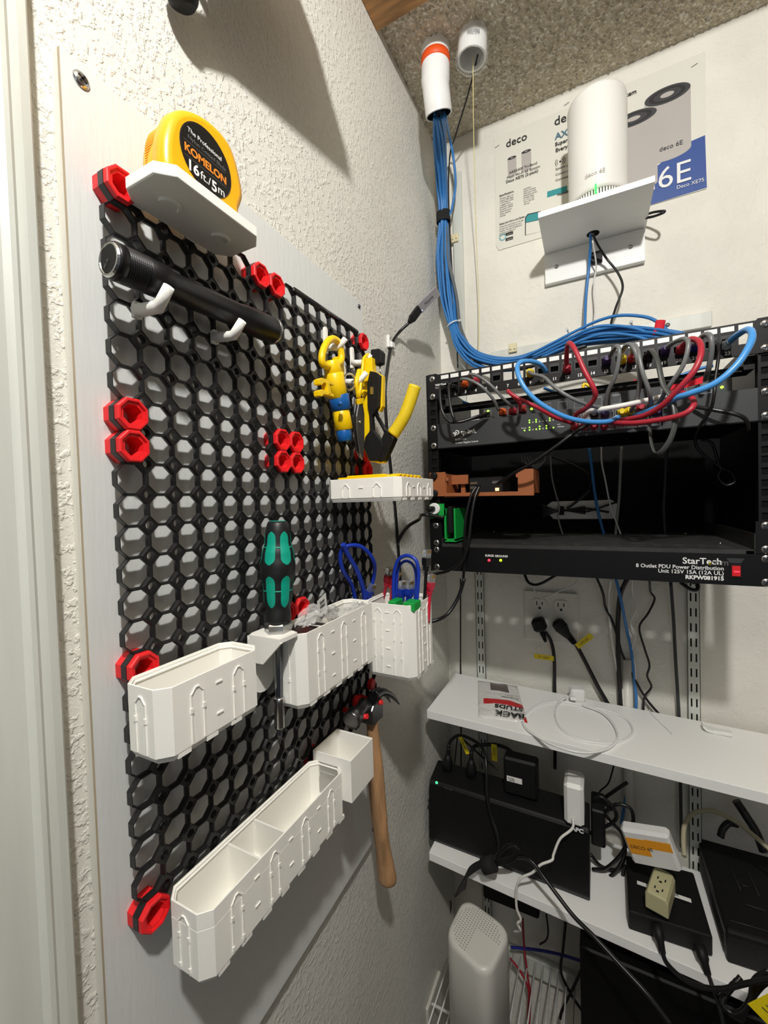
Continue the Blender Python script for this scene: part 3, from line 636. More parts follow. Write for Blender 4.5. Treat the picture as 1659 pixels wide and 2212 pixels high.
patch_loop([(858, 1345), (857, 1260), (862, 1225), (876, 1212), (892, 1220), (899, 1245), (897, 1290), (893, 1345)], 362, 2.2, BLUCAB, 'inner blue patch cable arch with upright plugs between its legs', ends=(((868, 1282), (871, 1250)), ((884, 1282), (886, 1250))))
patch_loop([(815, 1345), (828, 1290), (838, 1250)], 385, 2.5, REDCAB, 'dark red patch cable leaning in the cup, left one of the pair', ends=(((838, 1252), (843, 1228)),))
patch_loop([(838, 1345), (845, 1290), (850, 1255)], 388, 2.5, REDCAB, 'dark red patch cable leaning in the cup, right one of the pair', ends=(((850, 1257), (860, 1235)),))
patch_loop([(915, 1345), (918, 1280), (921, 1225)], 372, 2.5, BLKCAB, 'black patch cable plug standing highest at the right of the cup', ends=(((921, 1215), (923, 1192)),))
patch_loop([(925, 1345), (928, 1290), (931, 1262)], 378, 2.6, mat('bright_red_boot', (205, 32, 60), 0.4), 'bright red patch cable plug at the right rim of the cup', ends=(((929, 1268), (933, 1242)),))
for p, lb in (((848, 1290), 'green printed clip on the left leg of the blue arch at the cup rim'), ((880, 1293), 'green printed clip on the right leg of the blue arch at the cup rim')):
    q = at(1, 335, *p); tag(MB().box((q.x-3, 326, -400), (q.x+(9 if p[0] < 860 else 14), 350, -388), 1).build('cable_comb', GRN), lb, 'cable clip')
# ---------------------------------------------------------------- back wall, upper part
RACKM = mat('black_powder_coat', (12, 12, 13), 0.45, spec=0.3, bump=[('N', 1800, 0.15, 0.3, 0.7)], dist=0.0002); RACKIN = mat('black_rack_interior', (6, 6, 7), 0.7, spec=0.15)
GREYF = mat('dark_grey_faceplate', (50, 52, 54), 0.5); PAPER = mat('printed_paper', (226, 224, 212), 0.5); SHELFW = mat('white_melamine', (250, 250, 247), 0.4); INK = mat('poster_black_ink', (34, 34, 34), 0.5)
TEALINK = mat('poster_teal_ink', (44, 146, 150), 0.5); BLUINK = mat('poster_blue_ink', (44, 78, 150), 0.5); GREYP = mat('poster_grey_ink', (184, 178, 172), 0.5); DKGP = mat('poster_dark_grey_ink', (60, 60, 62), 0.5)
PVC = mat('white_pvc', (238, 238, 236), 0.3); ORTAPE = mat('orange_tape', (232, 84, 24), 0.5); CATBLU = mat('blue_cat_cable', (52, 122, 190), 0.35); CATGRY = mat('grey_cat_cable', (92, 98, 104), 0.45); GRYCORD = mat('grey_patch_jacket', (112, 114, 114), 0.35); WHTCORD = mat('white_cord', (232, 230, 224), 0.4)
LTBLU = mat('light_blue_patch_jacket', (74, 152, 222), 0.3); ORNBOOT = mat('orange_boot', (222, 98, 36), 0.45); PURBOOT = mat('purple_boot', (58, 36, 92), 0.45); YELBOOT = mat('yellow_boot', (232, 204, 24), 0.45); NAVBOOT = mat('navy_boot', (36, 40, 140), 0.45)
GLED = mat('green_led', (120, 255, 60), 0.4, emit=(150, 255, 60, 3)); RLED = mat('red_led', (255, 40, 60), 0.4, emit=(255, 40, 60, 3)); NYL = mat('clear_nylon', (225, 228, 230), 0.3, alpha=0.8)
YTAPE = mat('yellow_flag_tape', (238, 214, 20), 0.5); ORCARD = mat('red_velcro', (214, 22, 44), 0.8)
yw = YB-0.6
# raceway, cleat, adhesive pads
b = MB(); a = at(1, 832, 984, 700); c = at(1, 832, 1004, 700)
b.box((a.x, YB-9, -60), (c.x, YB-0.2, 545), 1.5); tag(b.build('cable_raceway', TRIM), 'slim white vertical cable raceway on the back wall behind the blue cable bundle', 'raceway')
a = at(1, 822, 1538, 672); MB().box((104, 820, 66), (a.x, YB-0.2, a.z), 1).build('mounting_cleat', TRIM); o = bpy.data.objects['mounting_cleat']; tag(o, 'long white wooden mounting board on the back wall just above the rack', 'board')
for k, (p, lb) in enumerate((((983, 515), 'small yellowed square cable pad beside the bundle, above the rack'), ((1108, 752), 'yellowed square cable pad on the white mounting board above port 8'))):
    q = at(1, 828 if k == 0 else 818, *p); b = MB(); b.box((q.x-9, q.y-4, q.z-10), (q.x+9, (828.9 if k == 0 else 819.9), q.z+10), 1); b.box((q.x-6, q.y-7, q.z-4), (q.x-3, q.y-3, q.z+4)); b.box((q.x+3, q.y-7, q.z-4), (q.x+6, q.y-3, q.z+4))
    tag(b.build('cable_pad', mat('aged_plastic', (226, 216, 178), 0.5)), lb, 'cable pad')
# poster: flattened product box
t = thing('box_poster', (320, YB, 332), 'flattened white and blue router box stapled to the back wall like a poster', 'poster')
MB().prism([(124, 333), (519, 335), (519, 592), (119, 593), (118, 345)], 1, YB-2.2, YB-0.3).build('card_sheet', PAPER, t)
yp = YB-2.4
def pp(u, v): q = at(1, yp, u, v); return (q.x, q.z)
def flat(poly, m, name, dy=0.0): return MB().prism([pp(*p) for p in poly], 1, yp-dy-0.15, yp-dy).build(name, m, t)
def ptx(s, u, v, size, m=INK, bold=0, align='LEFT', dx=0):
    q = pp(u, v); return text(s, (q[0]+dx, yp-1.5, q[1]), (1, 0, 0), (0, 0, 1), size, m, t, 'poster_text', 0.1, align, bold)
flat([(1523, 292), (1527, 405), (1404, 443), (1360, 455), (1360, 372), (1418, 360), (1436, 345), (1480, 325), (1493, 305)], BLUINK, 'blue_panel')
def canpic(x0, x1, zt, zb, tilt, nm, dy):
    xc, rx = (x0+x1)/2, (x1-x0)/2; n = 20
    body = [(xc-rx*math.cos(math.pi*k/n), zb-tilt*0.35*math.sin(math.pi*k/n)) for k in range(n+1)]+[(x1, zt), (x0, zt)]
    MB().prism(body, 1, yp-dy-0.3, yp-dy).build(nm+'_body', GREYP, t)
    for k, (m, s) in enumerate(((DKGP, 1), (INK, 0.8), (DKGP, 0.6), (GREYP, 0.3))):
        MB().prism([(xc+rx*s*math.cos(2*math.pi*q/28), zt+tilt*0.4*s*math.sin(2*math.pi*q/28)) for q in range(28)], 1, yp-dy-0.4-k*0.1, yp-dy-0.3).build(nm+'_top', m, t)
a = pp(1392, 212); c = pp(1492, 200); canpic(a[0], c[0], pp(1443, 204)[1], pp(1443, 331)[1], 40, 'large_router_print', 0.2)
a = pp(1320, 268); c = pp(1419, 250); canpic(a[0], c[0], pp(1375, 255)[1], 378, 36, 'small_router_print', 0.7)
a = pp(1096, 328); c = pp(1115, 328); canpic(a[0], c[0], 532, 494, 8, 'tiny_router_print', 0.1)
a = pp(1126, 318); c = pp(1147, 312); canpic(a[0], c[0], 534, 494, 8, 'tiny_router_print', 0.1)
ptx('deco', 1093, 320, 24, bold=0.1); ptx('AXE5400 Tri-Band', 1100, 377, 8); ptx('Mesh Wi-Fi 6E System', 1095, 388, 8); ptx('Deco XE75 (2-pack)', 1093, 397, 8.6, bold=0.1)
ptx('Specifications', 1079, 426, 6, bold=0.1)
for k in range(9): ptx(('Wireless: 802.11ax', 'Speeds: 2402 Mbps', '+ 574 Mbps 5 GHz', '3 Gigabit Ports', 'Antennas: internal', 'Encryption WPA3', 'Network secure', 'Guest network', 'Parental')[k], 1080, 432+k*4.7, 4); 
for k in range(8): ptx(('Add-Deco', 'Power consume', 'Multi-user mode', 'Operating normal', 'Storage: temp', '4.1 x 4.1 x 6.6', '105 x 105 mm', '169 mm')[k], 1131, 411+k*4.7, 4)
ptx('Setup Just Got a Lot Easier', 1079, 487, 5.2, bold=0.1)
for k in range(5): ptx(('Follow the instructions in the app', 'and get your network set up in', 'minutes. The app will guide you', 'and helps manage your', 'Wi-Fi anywhere.')[k], 1079, 493+k*4.6, 4)
MB().lathe([(0, 8), (0.3, 8), (0.3, 5.5)], (pp(1084, 513)[0]+2, yp, pp(1084, 513)[1]), (0, -1, 0), 20).build('app_icon', mat('poster_light_teal', (120, 190, 196), 0.5), t)
MB().lathe([(0.35, 5.5), (0.5, 5.5)], (pp(1084, 513)[0]+2, yp, pp(1084, 513)[1]), (0, -1, 0), 20).build('app_icon_center', PAPER, t)
for v in (503, 514):
    a = pp(1092, v); MB().box((a[0], yp-0.2, a[1]-8), (a[0]+17, yp, a[1]-1)).build('store_badge', INK, t); text('App Store' if v == 503 else 'Google Play', (a[0]+3.5, yp-0.4, a[1]-6), (1, 0, 0), (0, 0, 1), 2.6, PAPER, t, 'badge_text', 0.05)
flat([(1134, 470), (1140, 462), (1168, 456), (1168, 500), (1134, 509)], INK, 'phone_print'); flat([(1136, 471), (1141, 464), (1168, 458), (1168, 474), (1136, 481)], TEALINK, 'phone_header', 0.2); flat([(1136, 482), (1168, 475), (1168, 500), (1136, 508)], PAPER, 'phone_screen', 0.2)
ptx('deco', 1197, 273, 26, bold=0.1); ptx('AX', 1199, 303, 19, mat('poster_slate_ink', (84, 120, 140), 0.5), 0.4); ptx('Superior', 1199, 317, 11, bold=0.2); ptx('Everywhere', 1200, 330, 11, bold=0.2)
c0 = at(1, yp, 1210, 349)
for r_ in (3, 6.5, 10):
    if r_ == 3: MB().lathe([(0, 2), (0.3, 2)], c0, (0, -1, 0), 12).build('wifi_symbol', INK, t)
    else:
        for s in (0, math.pi): MB().tube([c0+Vector((math.cos(a+s)*r_, -0.1, math.sin(a+s)*r_)) for a in [-0.8+0.2*k for k in range(9)]], 0.6, 4).build('wifi_symbol', INK, t)
for v, s in ((369, 'Speeds up'), (381, 'Covers up'), (393, 'Connects')): ptx(s, 1200, v, 7)
flat([(1182, 414), (1225, 401), (1225, 413), (1182, 427)], TEALINK, 'teal_band'); ptx('HomeShield', 1204, 424, 7, bold=0.2)
ptx('tem', 1352, 211, 12, bold=0.2); ptx('deco 6E', 1424, 329, 12, DKGP)
ptx('i', 1407, 412, 34, WHTINK, 0.4); ptx('6E', 1419, 411, 58, WHTINK, -0.1); ptx('Deco XE75', 1461, 410, 9.5, WHTINK)
for p in ((1074, 317), (1500, 142), (1224, 225)):
    q = at(1, yp, *p); MB().tube([q+Vector((-5, -0.5, -1)), q+Vector((5, -0.5, 2))], 0.5, 6).build('staple', DKSTEEL, t)
# router shelf
zs = 298.0
t = thing('wall_shelf', (322, YB, 222), 'small white bracket shelf on the back wall holding the white router', 'shelf')
MB().prism([(229, 686), (420, 686), (418, YB-0.3), (226, YB-0.3)], 2, zs-11, zs).build('top_board', SHELFW, t, bevel=0.6)
MB().box((226, YB-14, 222), (416, YB-0.3, zs-11.2), 0.6).build('back_board', SHELFW, t)
q = at(2, zs-11, 1281, 505); n = 20
MB().prism([(q.x+12*math.cos(2*math.pi*k/n), q.y+12*math.sin(2*math.pi*k/n)) for k in range(n)], 2, zs-11.4, zs-11).build('cable_hole', RACKIN, t)
for p, lb in (((1202, 576), 'screw at the left end of the router shelf back board'), ((1362, 533), 'screw at the right end of the router shelf back board')): screw(at(1, YB-14, *p), (0, -1, 0), lb, r=4.6)
q = at(1, YB-20, 1286, 556); tag(MB().box((q.x-9, YB-24, q.z-12), (q.x+13, YB-14.1, q.z+11), 1.5).build('cable_clamp', BLKRUB), 'black square cable clamp screwed under the router shelf', 'clamp')
R0 = Vector((332, 741, zs)); RT = 204.0
t = thing('mesh_router', tuple(R0), 'tall white cylindrical mesh router with a green light on the wall shelf', 'router')
RW = mat('router_white', (240, 239, 232), 0.5)
MB().lathe([(14, 49), (20, 51.5), (RT-8, 51.5), (RT-3, 50), (RT, 46), (RT+0.5, 20)], R0, (0, 0, 1), 48).build('housing', RW, t)
MB().lathe([(0.2, 43), (14, 47)], R0, (0, 0, 1), 40).build('base', mat('router_vent_dark', (60, 60, 60), 0.6), t)
b = MB()
for k in range(60):
    a = 2*math.pi*k/60; d1 = Vector((math.cos(a), math.sin(a), 0)); tn = Vector((-d1.y, d1.x, 0))
    b.M = frame(R0+d1*46, tn, (0, 0, 1)); b.box((-1.4, 0.3, -3.4), (1.4, 16, 1.2))
b.M = Matrix.Identity(4); vo = b.build('vent_fin', RW, t); vo['kind'] = 'stuff'
fd = (Vector(CAM)-R0); fd.z = 0; fd = fd.normalized(); q = at(1, 694, 1287, 385); q = Vector((q.x, q.y, 0)); fd2 = (q-R0); fd2.z = 0; fd2.normalize()
b = MB(frame(R0+fd2*50.6+Vector((0, 0, 4)), Vector((-fd2.y, fd2.x, 0)), (0, 0, 1))); b.box((-1.4, 0, -1.5), (1.4, 17, 1.5), 0.5); b.build('status_light', mat('router_green_led', (60, 240, 90), 0.4, emit=(40, 255, 90, 1.6)), t)
tx = Vector((-fd2.y, fd2.x, 0)); text('deco 6E', R0+fd2*51.9+Vector((0, 0, 37))-tx*18, tx, (0, 0, 1), 10.5, mat('silver_ink', (190, 188, 180), 0.3, 0.5), t, 'logo', 0.1)
# PVC pipes at the ceiling
def arcpts(px, Ys): return spline([at(1, y, *p) for p, y in zip(px, Ys)], 6)
t = thing('conduit_pipe', (50, 620, 500), 'white PVC pipe with an orange band by the ceiling corner, blue cables hanging out', 'pipe')
P0 = at(1, 620, 940, 96); P0.z = ZC+2; P1 = at(1, 620, 941, 185); P2 = at(1, 630, 948, 248)
c1 = spline([P0, P0*0.5+P1*0.5, P1, P1*0.4+P2*0.6+Vector((1, -4, 0)), P2], 8)
MB().tube(c1, [27.5]*12+[27.5]*4+[26]*(len(c1)-16), 28, cap=False).build('pipe_wall', PVC, t)
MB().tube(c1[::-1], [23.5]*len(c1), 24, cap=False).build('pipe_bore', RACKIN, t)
d_ = (c1[-1]-c1[-3]).normalized(); M = frame(c1[-1], d_, (0, 1, 0)); b = MB(M)
b.rings([[(0, r*math.cos(a), r*math.sin(a)) for a in [2*math.pi*k/28 for k in range(28)]] for r in (26.0, 23.4)], False, False); b.build('pipe_rim', PVC, t)
zz = at(1, 600, 940, 112).z; d0 = (P1-P0).normalized(); s0 = 0.40; cc = P0+d0*((P1-P0).length*s0)
MB().lathe([(-8, 27.6), (-7.9, 28.1), (8, 28.1), (8.1, 27.6)], cc, d0, 28).build('orange_band', ORTAPE, t)
t = thing('open_pipe', (125, 640, 560), 'white PVC pipe stub with barcode wrap and clear film hanging from the ceiling', 'pipe')
Q0 = at(1, 632, 1021, 50); Q0.z = ZC+2; Q1 = at(1, 632, 1019, 128); dq = (Q1-Q0).normalized(); LQ = (Q1-Q0).length; M = frame(Q0, dq, (0, 1, 0)); b = MB(M)
ci = lambda x, r: [(x, r*math.cos(a), r*math.sin(a)) for a in [2*math.pi*k/28 for k in range(28)]]
b.rings([ci(0, 27), ci(LQ, 27), ci(LQ, 23.5), ci(5, 23.5)], True, True); b.build('pipe_wall', PVC, t)
b = MB(M); b.smooth = True; b.rings([[(x, (r+1.4*math.sin(9*a+x)) * math.cos(a), (r+1.4*math.sin(7*a+x*0.5))*math.sin(a)) for a in [2*math.pi*k/36 for k in range(36)]] for x, r in ((4, 28.5), (LQ*0.3, 30), (LQ*0.6, 29.5), (LQ*0.85, 31), (LQ+5, 29.5))], False, False)
b.build('clear_wrap', mat('clear_shrink_film', (230, 230, 228), 0.08, alpha=0.22, spec=1), t)
dc_ = (Vector(CAM)-Q0); dc_ = (dc_-dq*dc_.dot(dq)).normalized(); sd = dq.cross(dc_)*-1
b = MB(); rr = random.Random(3); w_ = -12
while w_ < 12:
    e = rr.choice((0.5, 0.8, 1.3)); a0_, a1_ = w_/28, (w_+e)/28
    f1, f2 = [Q0+(dc_*math.cos(a)+sd*math.sin(a))*27.3 for a in (a0_, a1_)]
    b.poly([f1+dq*LQ*0.38, f2+dq*LQ*0.38, f2+dq*LQ*0.52, f1+dq*LQ*0.52]); w_ += e+rr.choice((0.5, 0.9))
b.build('barcode', BLKINK, t)
text('17942 62791', Q0+dq*LQ*0.6+dc_*27.4-sd*9, sd, -dq, 4.2, BLKINK, t, 'barcode_number', 0.05)
cable('pull_string', [at(1, 640, 1022, 120), at(1, 660, 1022, 190), at(1, 720, 1024, 330), at(1, 790, 1029, 520), at(1, 806, 1034, 640), at(1, 800, 1035, 720), at(1, 790, 1032, 790)], 0.9, mat('yellow_nylon_string', (226, 214, 150), 0.6), 'thin pale yellow pull string hanging from the open ceiling pipe', 'string')
cable('coax_cable', [at(1, 640, 1032, 118), at(1, 690, 1015, 190), at(1, 760, 985, 290), at(1, 808, 972, 335), at(1, 815, 969, 420), at(1, 815, 975, 560), at(1, 808, 985, 700), at(1, 800, 989, 795)], 1.7, BLKCAB, 'thin black cable running from the open pipe down behind the blue bundle', 'cable')
# blue bundle
path = [((948, 246), 634), ((950, 300), 690), ((955, 400), 770), ((958, 470), 792), ((957, 560), 800), ((966, 640), 800), ((979, 704), 792), ((1000, 752), 784), ((1040, 782), 775), ((1110, 786), 765), ((1190, 758), 756), ((1250, 735), 748), ((1330, 722), 735), ((1420, 722), 700), ((1500, 735), 640)]
cen = [at(1, y, *p) for p, y in path]
rad = [11, 13, 12, 9.5, 16, 17, 9.5, 15, 17, 13, 11, 12, 15, 13, 12]
rnd = random.Random(11)
def strand(i, n, m, r, rk=1.0, shift=(0, 0, 0), last=None, name='network_cable', label='', group=None):
    ph = 2*math.pi*i/n+rnd.uniform(-0.3, 0.3); q = rk*rnd.uniform(0.45, 1.0); pts = []
    for k, c in enumerate(cen[:last]):
        t_ = (cen[min(k+1, len(cen)-1)]-cen[max(k-1, 0)]).normalized(); a_ = t_.cross(Vector((0, 1, 0))).normalized(); b_ = t_.cross(a_)
        an = ph+0.22*k+rnd.uniform(-0.25, 0.25); s = rad[k]*q
        pts.append(c+a_*math.cos(an)*s+b_*math.sin(an)*s+Vector(shift)*min(1, max(0, (k-3)/2)))
    return cable(name, pts, r, m, label, 'cable', group, n=7, seg=7)
for i in range(14): strand(i, 14, CATBLU, 2.9, 1.0, label='blue network cable in the thick bundle sweeping down the corner to the rack', group='blue cables of the corner bundle')
for i in range(6): strand(i, 6, CATGRY, 2.7, 0.8, (14, 6, -8), 12, label='dark grey network cable behind the blue bundle in the corner', group='grey cables of the corner bundle')
lp = [((972, 300), 760), ((980, 345), 780), ((984, 400), 790), ((976, 450), 792), ((968, 470), 790)]
cable('network_cable', [at(1, 640, 962, 250)]+[at(1, y, *p) for p, y in lp], 2.9, CATBLU, 'single blue cable bowing out to the right of the bundle under the pipe', 'cable')
M = frame(at(1, 792, 958, 480), (0, 0, 1), (1, 0, 0)); b = MB(M); b.rings([[(x, r*math.cos(a), r*0.8*math.sin(a)) for a in [2*math.pi*k/20 for k in range(20)]] for x, r in ((0, 15), (0, 17), (23, 17), (23, 15))], False, False)
tag(b.build('velcro_strap', mat('black_velcro', (24, 24, 25), 0.9)), 'black velcro strap round the blue cable bundle in the corner', 'strap')
def ziptie(p, y, d, r, lb):
    M = frame(at(1, y, *p), d, (0, 0, 1)); b = MB(M); b.rings([[(x, q*math.cos(a), q*math.sin(a)) for a in [2*math.pi*k/18 for k in range(18)]] for x, q in ((-1.5, r), (-1.5, r+1), (1.5, r+1), (1.5, r))], False, False); b.box((-2.5, r, -2.5), (2.5, r+5, 2.5)); tag(b.build('zip_tie', NYL), lb, 'zip tie')
ziptie((979, 702), 792, (0.4, 0, -1), 15, 'white zip tie round the bundle at its bend in the corner'); ziptie((1229, 728), 752, (1, -0.2, 0.25), 14, 'clear zip tie round the blue bundle above port 12'); ziptie((1363, 716), 735, (1, -0.3, 0), 15, 'clear zip tie near the black tape above port 18')
q = at(1, 738, 1352, 716); tag(MB(frame(q, (1, -0.3, 0.05), (0, 0, 1))).lathe([(-9, 5), (-9, 8), (9, 8), (9, 5)], (0, 0, 0), (1, 0, 0), 14).build('tape_wrap', BLKRUB), 'black tape wrap on the blue cables above port 17', 'tape')
for k, (px, Y0, lb) in enumerate((([(1120, 778), (1180, 748), (1250, 712), (1300, 690), (1345, 681), (1400, 686), (1432, 705), (1455, 730)], 745, 'blue cable arching highest over the rack to the red strap'),
    ([(1150, 770), (1220, 735), (1280, 708), (1330, 704), (1380, 712), (1425, 733)], 735, 'second blue cable arch over the rack under the highest one'),
    ([(1170, 772), (1240, 742), (1300, 722), (1360, 724), (1410, 738)], 728, 'third blue cable arch low over the top edge of the rack'))): cable('network_cable', [at(1, Y0-8*i, *p) for i, p in enumerate(px)], 2.9, CATBLU, lb)
M = frame(at(1, 690, 1424, 708), (0.2, 0, 1), (1, 0, 0)); b = MB(M); b.rings([[(x, r*math.cos(a), r*0.6*math.sin(a)) for a in [2*math.pi*k/16 for k in range(16)]] for x, r in ((-12, 5), (-12, 7.5), (12, 7.5), (12, 5))], False, False); tag(b.build('red_strap', ORCARD), 'red velcro strap round blue cables above the rack near port 20', 'strap')
screw(at(1, 700, 1442, 702), (0, -1, 0.2), 'shiny screw head beside the red strap above the rack', r=4)
# router leads
cable('power_lead', [at(1, 760, 1280, 505), at(1, 780, 1292, 530), at(1, 800, 1310, 558), at(1, 800, 1335, 590), at(1, 796, 1345, 622), at(1, 790, 1330, 665), at(1, 775, 1319, 705), at(1, 755, 1323, 733), at(1, 735, 1345, 740), at(1, 705, 1390, 738), at(1, 670, 1440, 735)], 2.3, BLKCAB, 'black power lead hanging from the router shelf down to the rack')
cable('network_cable', [at(1, 765, 1276, 505), at(1, 790, 1275, 540), at(1, 805, 1272, 580), at(1, 805, 1266, 640), at(1, 790, 1263, 712)], 2.9, CATBLU, 'blue network cable hanging straight from the router shelf hole')
cable('white_wire', [at(1, 770, 1280, 520), at(1, 806, 1288, 575), at(1, 812, 1283, 610), at(1, 812, 1286, 660), at(1, 800, 1282, 712)], 1.5, WHTCORD, 'thin white wire hanging beside the blue cable under the router shelf')
cable('cord_loop', [at(1, 800, 1385, 472), at(1, 785, 1410, 468), at(1, 775, 1432, 460), at(1, 785, 1434, 456), at(1, 800, 1410, 459), at(1, 815, 1385, 468)], 2.4, BLKCAB, 'short black cord loop sticking out behind the right of the router shelf')
# USB dongle on its lead by the left wall
t = thing('streaming_stick', tuple(at(1, 590, 903, 668)), 'small silver grey stick on a black lead slanting up beside the corner', 'streaming stick')
A_ = at(1, 592, 905, 668); B_ = at(1, 620, 945, 628); b = MB(frame(A_, B_-A_, (0.1, -0.3, 1))); L_ = (B_-A_).length
b.box((0, -9.5, -3.5), (L_, 9.5, 3.5), 1.2); b.build('shell', ALU, t)
fr = frame(A_, B_-A_, (0.1, -0.3, 1)); nrm = fr.to_3x3() @ Vector((0, 0, 1)); sgn = 1 if nrm.dot(Vector(CAM)-A_) > 0 else -1
xd_ = (B_-A_).normalized(); yd_ = fr.to_3x3() @ Vector((0, 1, 0))
if sgn < 0: nrm = -nrm
text('NXGTEK'[:0]+'NEXIGO'[:0]+'N NOMI'[:0]+'AUKEY'[:0]+'NVBOTE'[:0]+'Nvpote', A_+xd_*14-yd_*3+nrm*3.6, xd_, nrm.cross(xd_), 8.5, BLKINK, t, 'logo', 0.05)
e = A_+xd_*3-yd_*5+nrm*3.6; MB(frame(e, xd_, yd_)).box((-0.7, -0.7, -0.3), (0.7, 0.7, 0.3)).build('indicator', mat('blue_white_led', (180, 190, 255), 0.3, emit=(170, 180, 255, 3)), t)
t = thing('stick_lead', tuple(at(0, -20, 838, 830)), 'black lead running from the silver stick down the left wall behind the tools', 'cable')
C_ = at(1, 575, 884, 697); M = frame(A_, C_-A_, (0.1, -0.3, 1)); Lc = (C_-A_).length; MB(M).rings([[(x, w*c, h*s) for c, s in ((1, 1), (-1, 1), (-1, -1), (1, -1))] for x, w, h in ((0, 7, 3.8), (Lc*0.7, 7, 3.8), (Lc*0.85, 5, 3), (Lc, 3.2, 3))]).build('plug', BLKRUB, t)
w1 = at(0, -21, 846, 745)
MB().tube(spline([C_, at(1, 565, 862, 718), w1, at(0, -22, 836, 800), at(0, -22, 832, 850), at(0, -22, 836, 930), at(0, -22, 845, 1020), at(0, -22, 852, 1080), at(0, -22, 860, 1180), at(0, -22, 868, 1300)], 7), 2.9, 8).build('cord', BLKCAB, t)
t = thing('cable_clip', tuple(at(0, XW, 843, 755)), 'white nailed cable clip holding the black lead on the left wall', 'cable clip')
MB().box((XW+0.2, w1.y-12, w1.z-7), (-20, w1.y-6, w1.z+16), 0.8).build('base', WHTPL, t); MB().box((XW+0.2, w1.y-7, w1.z-7), (-16.5, w1.y+7, w1.z+5), 1.5).build('saddle', WHTPL, t)
screw((-20.2, w1.y-9, w1.z+10), (1, 0, 0), 'tiny nail head in the white cable clip on the left wall', r=2.2)
# black hanger high on the left wall; unseen blade invented to cast its shadow
t = thing('black_hanger', (XW, 110, 230), 'black rounded hanger tip entering the picture at the top above the tape measure', 'hanger')
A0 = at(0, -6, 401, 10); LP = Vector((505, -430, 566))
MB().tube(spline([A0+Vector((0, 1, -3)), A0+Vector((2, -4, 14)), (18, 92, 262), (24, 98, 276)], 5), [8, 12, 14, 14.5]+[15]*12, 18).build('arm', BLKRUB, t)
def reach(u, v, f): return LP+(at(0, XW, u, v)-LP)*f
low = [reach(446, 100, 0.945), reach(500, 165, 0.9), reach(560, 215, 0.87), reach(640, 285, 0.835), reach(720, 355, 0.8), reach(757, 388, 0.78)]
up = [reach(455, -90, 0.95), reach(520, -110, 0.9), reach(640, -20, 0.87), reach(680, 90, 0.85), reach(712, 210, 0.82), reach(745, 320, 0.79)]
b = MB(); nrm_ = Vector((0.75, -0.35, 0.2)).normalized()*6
b.rings([[p+nrm_, q+nrm_, q-nrm_, p-nrm_] for p, q in zip(low, up)]); b.build('shadow_blade', BLKRUB, t, bevel=2)  # made-up blade out of view, shaped by lamp rays for its shadow
MB().tube([(XW+0.5, 112, 276), (0, 104, 274), (20, 97, 272)], 6, 10).build('wall_stem', BLKRUB, t)
# ---------------------------------------------------------------- the rack
YR = 538.0; XL0, XL1 = 50.2, 532.8; ZT = -23.8; U = 44.45
def zu(k): return ZT-U*k
t = thing('equipment_rack', (290, YB, zu(8)), 'open black wall rack with square hole rails holding the network gear', 'rack')
for x0, x1 in ((XL0, 66), (517, XL1)):
    b = MB(); xm = (x0+x1)/2; h = 4.7; z = ZT
    b.box((x0, YR+2, zu(8)), (xm-h, YR+4, ZT+3)); b.box((xm+h, YR+2, zu(8)), (x1, YR+4, ZT+3)); prev = ZT+3
    for k in range(8):
        for dz in (6.35, 22.2, 38.1):
            c = zu(k)-dz; b.box((xm-h, YR+2, c+h), (xm+h, YR+4, prev)); prev = c-h
    b.box((xm-h, YR+2, zu(8)), (xm+h, YR+4, prev)); b.build('rail', RACKM, t)
MB().box((45, YR+4, zu(8)-2), (48, YB-1, ZT+3)).build('side_plate', RACKM, t); MB().box((536, YR+4, zu(8)-2), (539, YB-1, ZT+3)).build('side_plate', RACKM, t)
for x0, x1 in ((48, 66), (517, 536)): MB().box((x0, YR+4, zu(8)), (x1, YR+14, ZT+3)).build('corner_post', RACKIN, t)
MB().box((48, YB-4, zu(8)-1), (536, YB-1, -66)).build('back_plate', RACKIN, t)
b = MB().box((66, 560, -84), (517, 590, -77)); b.build('cross_bar', RACKM, t)
for x_ in (66, 505): MB().box((x_, YR+14, -84), (x_+12, 560, -66)).build('cross_bar_arm', RACKM, t)
b = MB(); p0 = (XL0+8.7, YR-1.4, zu(0)-6.35)
seen = [(k, dz) for k in (0, 2, 6, 7) for dz in (6.35, 38.1)]
for side, X_ in (('left', XL0+8.75), ('right', XL1-8.75)):
    first = None
    for k, dz in seen:
        z = zu(k)-dz
        if first is None: first = screw((X_, YR-0.2, z), (0, -1, 0), 'silver cross head screw in the %s ear of the rack gear' % side, 'rack screws on the %s ears' % side, 5.9)
        else: c = first.copy(); C.objects.link(c); c.location = W((X_, YR-0.2, z))
# patch panel
t = thing('patch_bay', (291, YR, zu(1)), 'black 24 port patch panel with white label windows at the top of the rack', 'patch panel')
XP_ = [95+(k*(500-95)/23.0) for k in range(24)]
px_ports = {1: 962, 2: 983, 3: 1006, 4: 1028, 6: 1073, 7: 1097, 8: 1121, 10: 1171, 11: 1198, 12: 1225, 13: 1252, 14: 1280, 15: 1309, 16: 1339, 18: 1401, 19: 1433, 23: 1571, 24: 1610}
def portx(k):
    if k in px_ports: return at(1, YR, px_ports[k], 850-(px_ports[k]-960)*0.16).x
    ks = sorted(px_ports); a = max(q for q in ks if q < k); c = min(q for q in ks if q > k); return portx(a)+(portx(c)-portx(a))*(k-a)/(c-a)
PX = {k: portx(k) for k in range(1, 25)}
zt, zb_ = zu(0), zu(1)+0.8; zp0, zp1 = -52.5, -36.5; OPEN = (5, 7, 8, 9, 24)
b = MB(); hx = 7.2; xs = XL0
b.box((XL0, YR-1, zp1), (XL1, YR+1, zt)); b.box((XL0, YR-1, zb_), (XL1, YR+1, zp0))
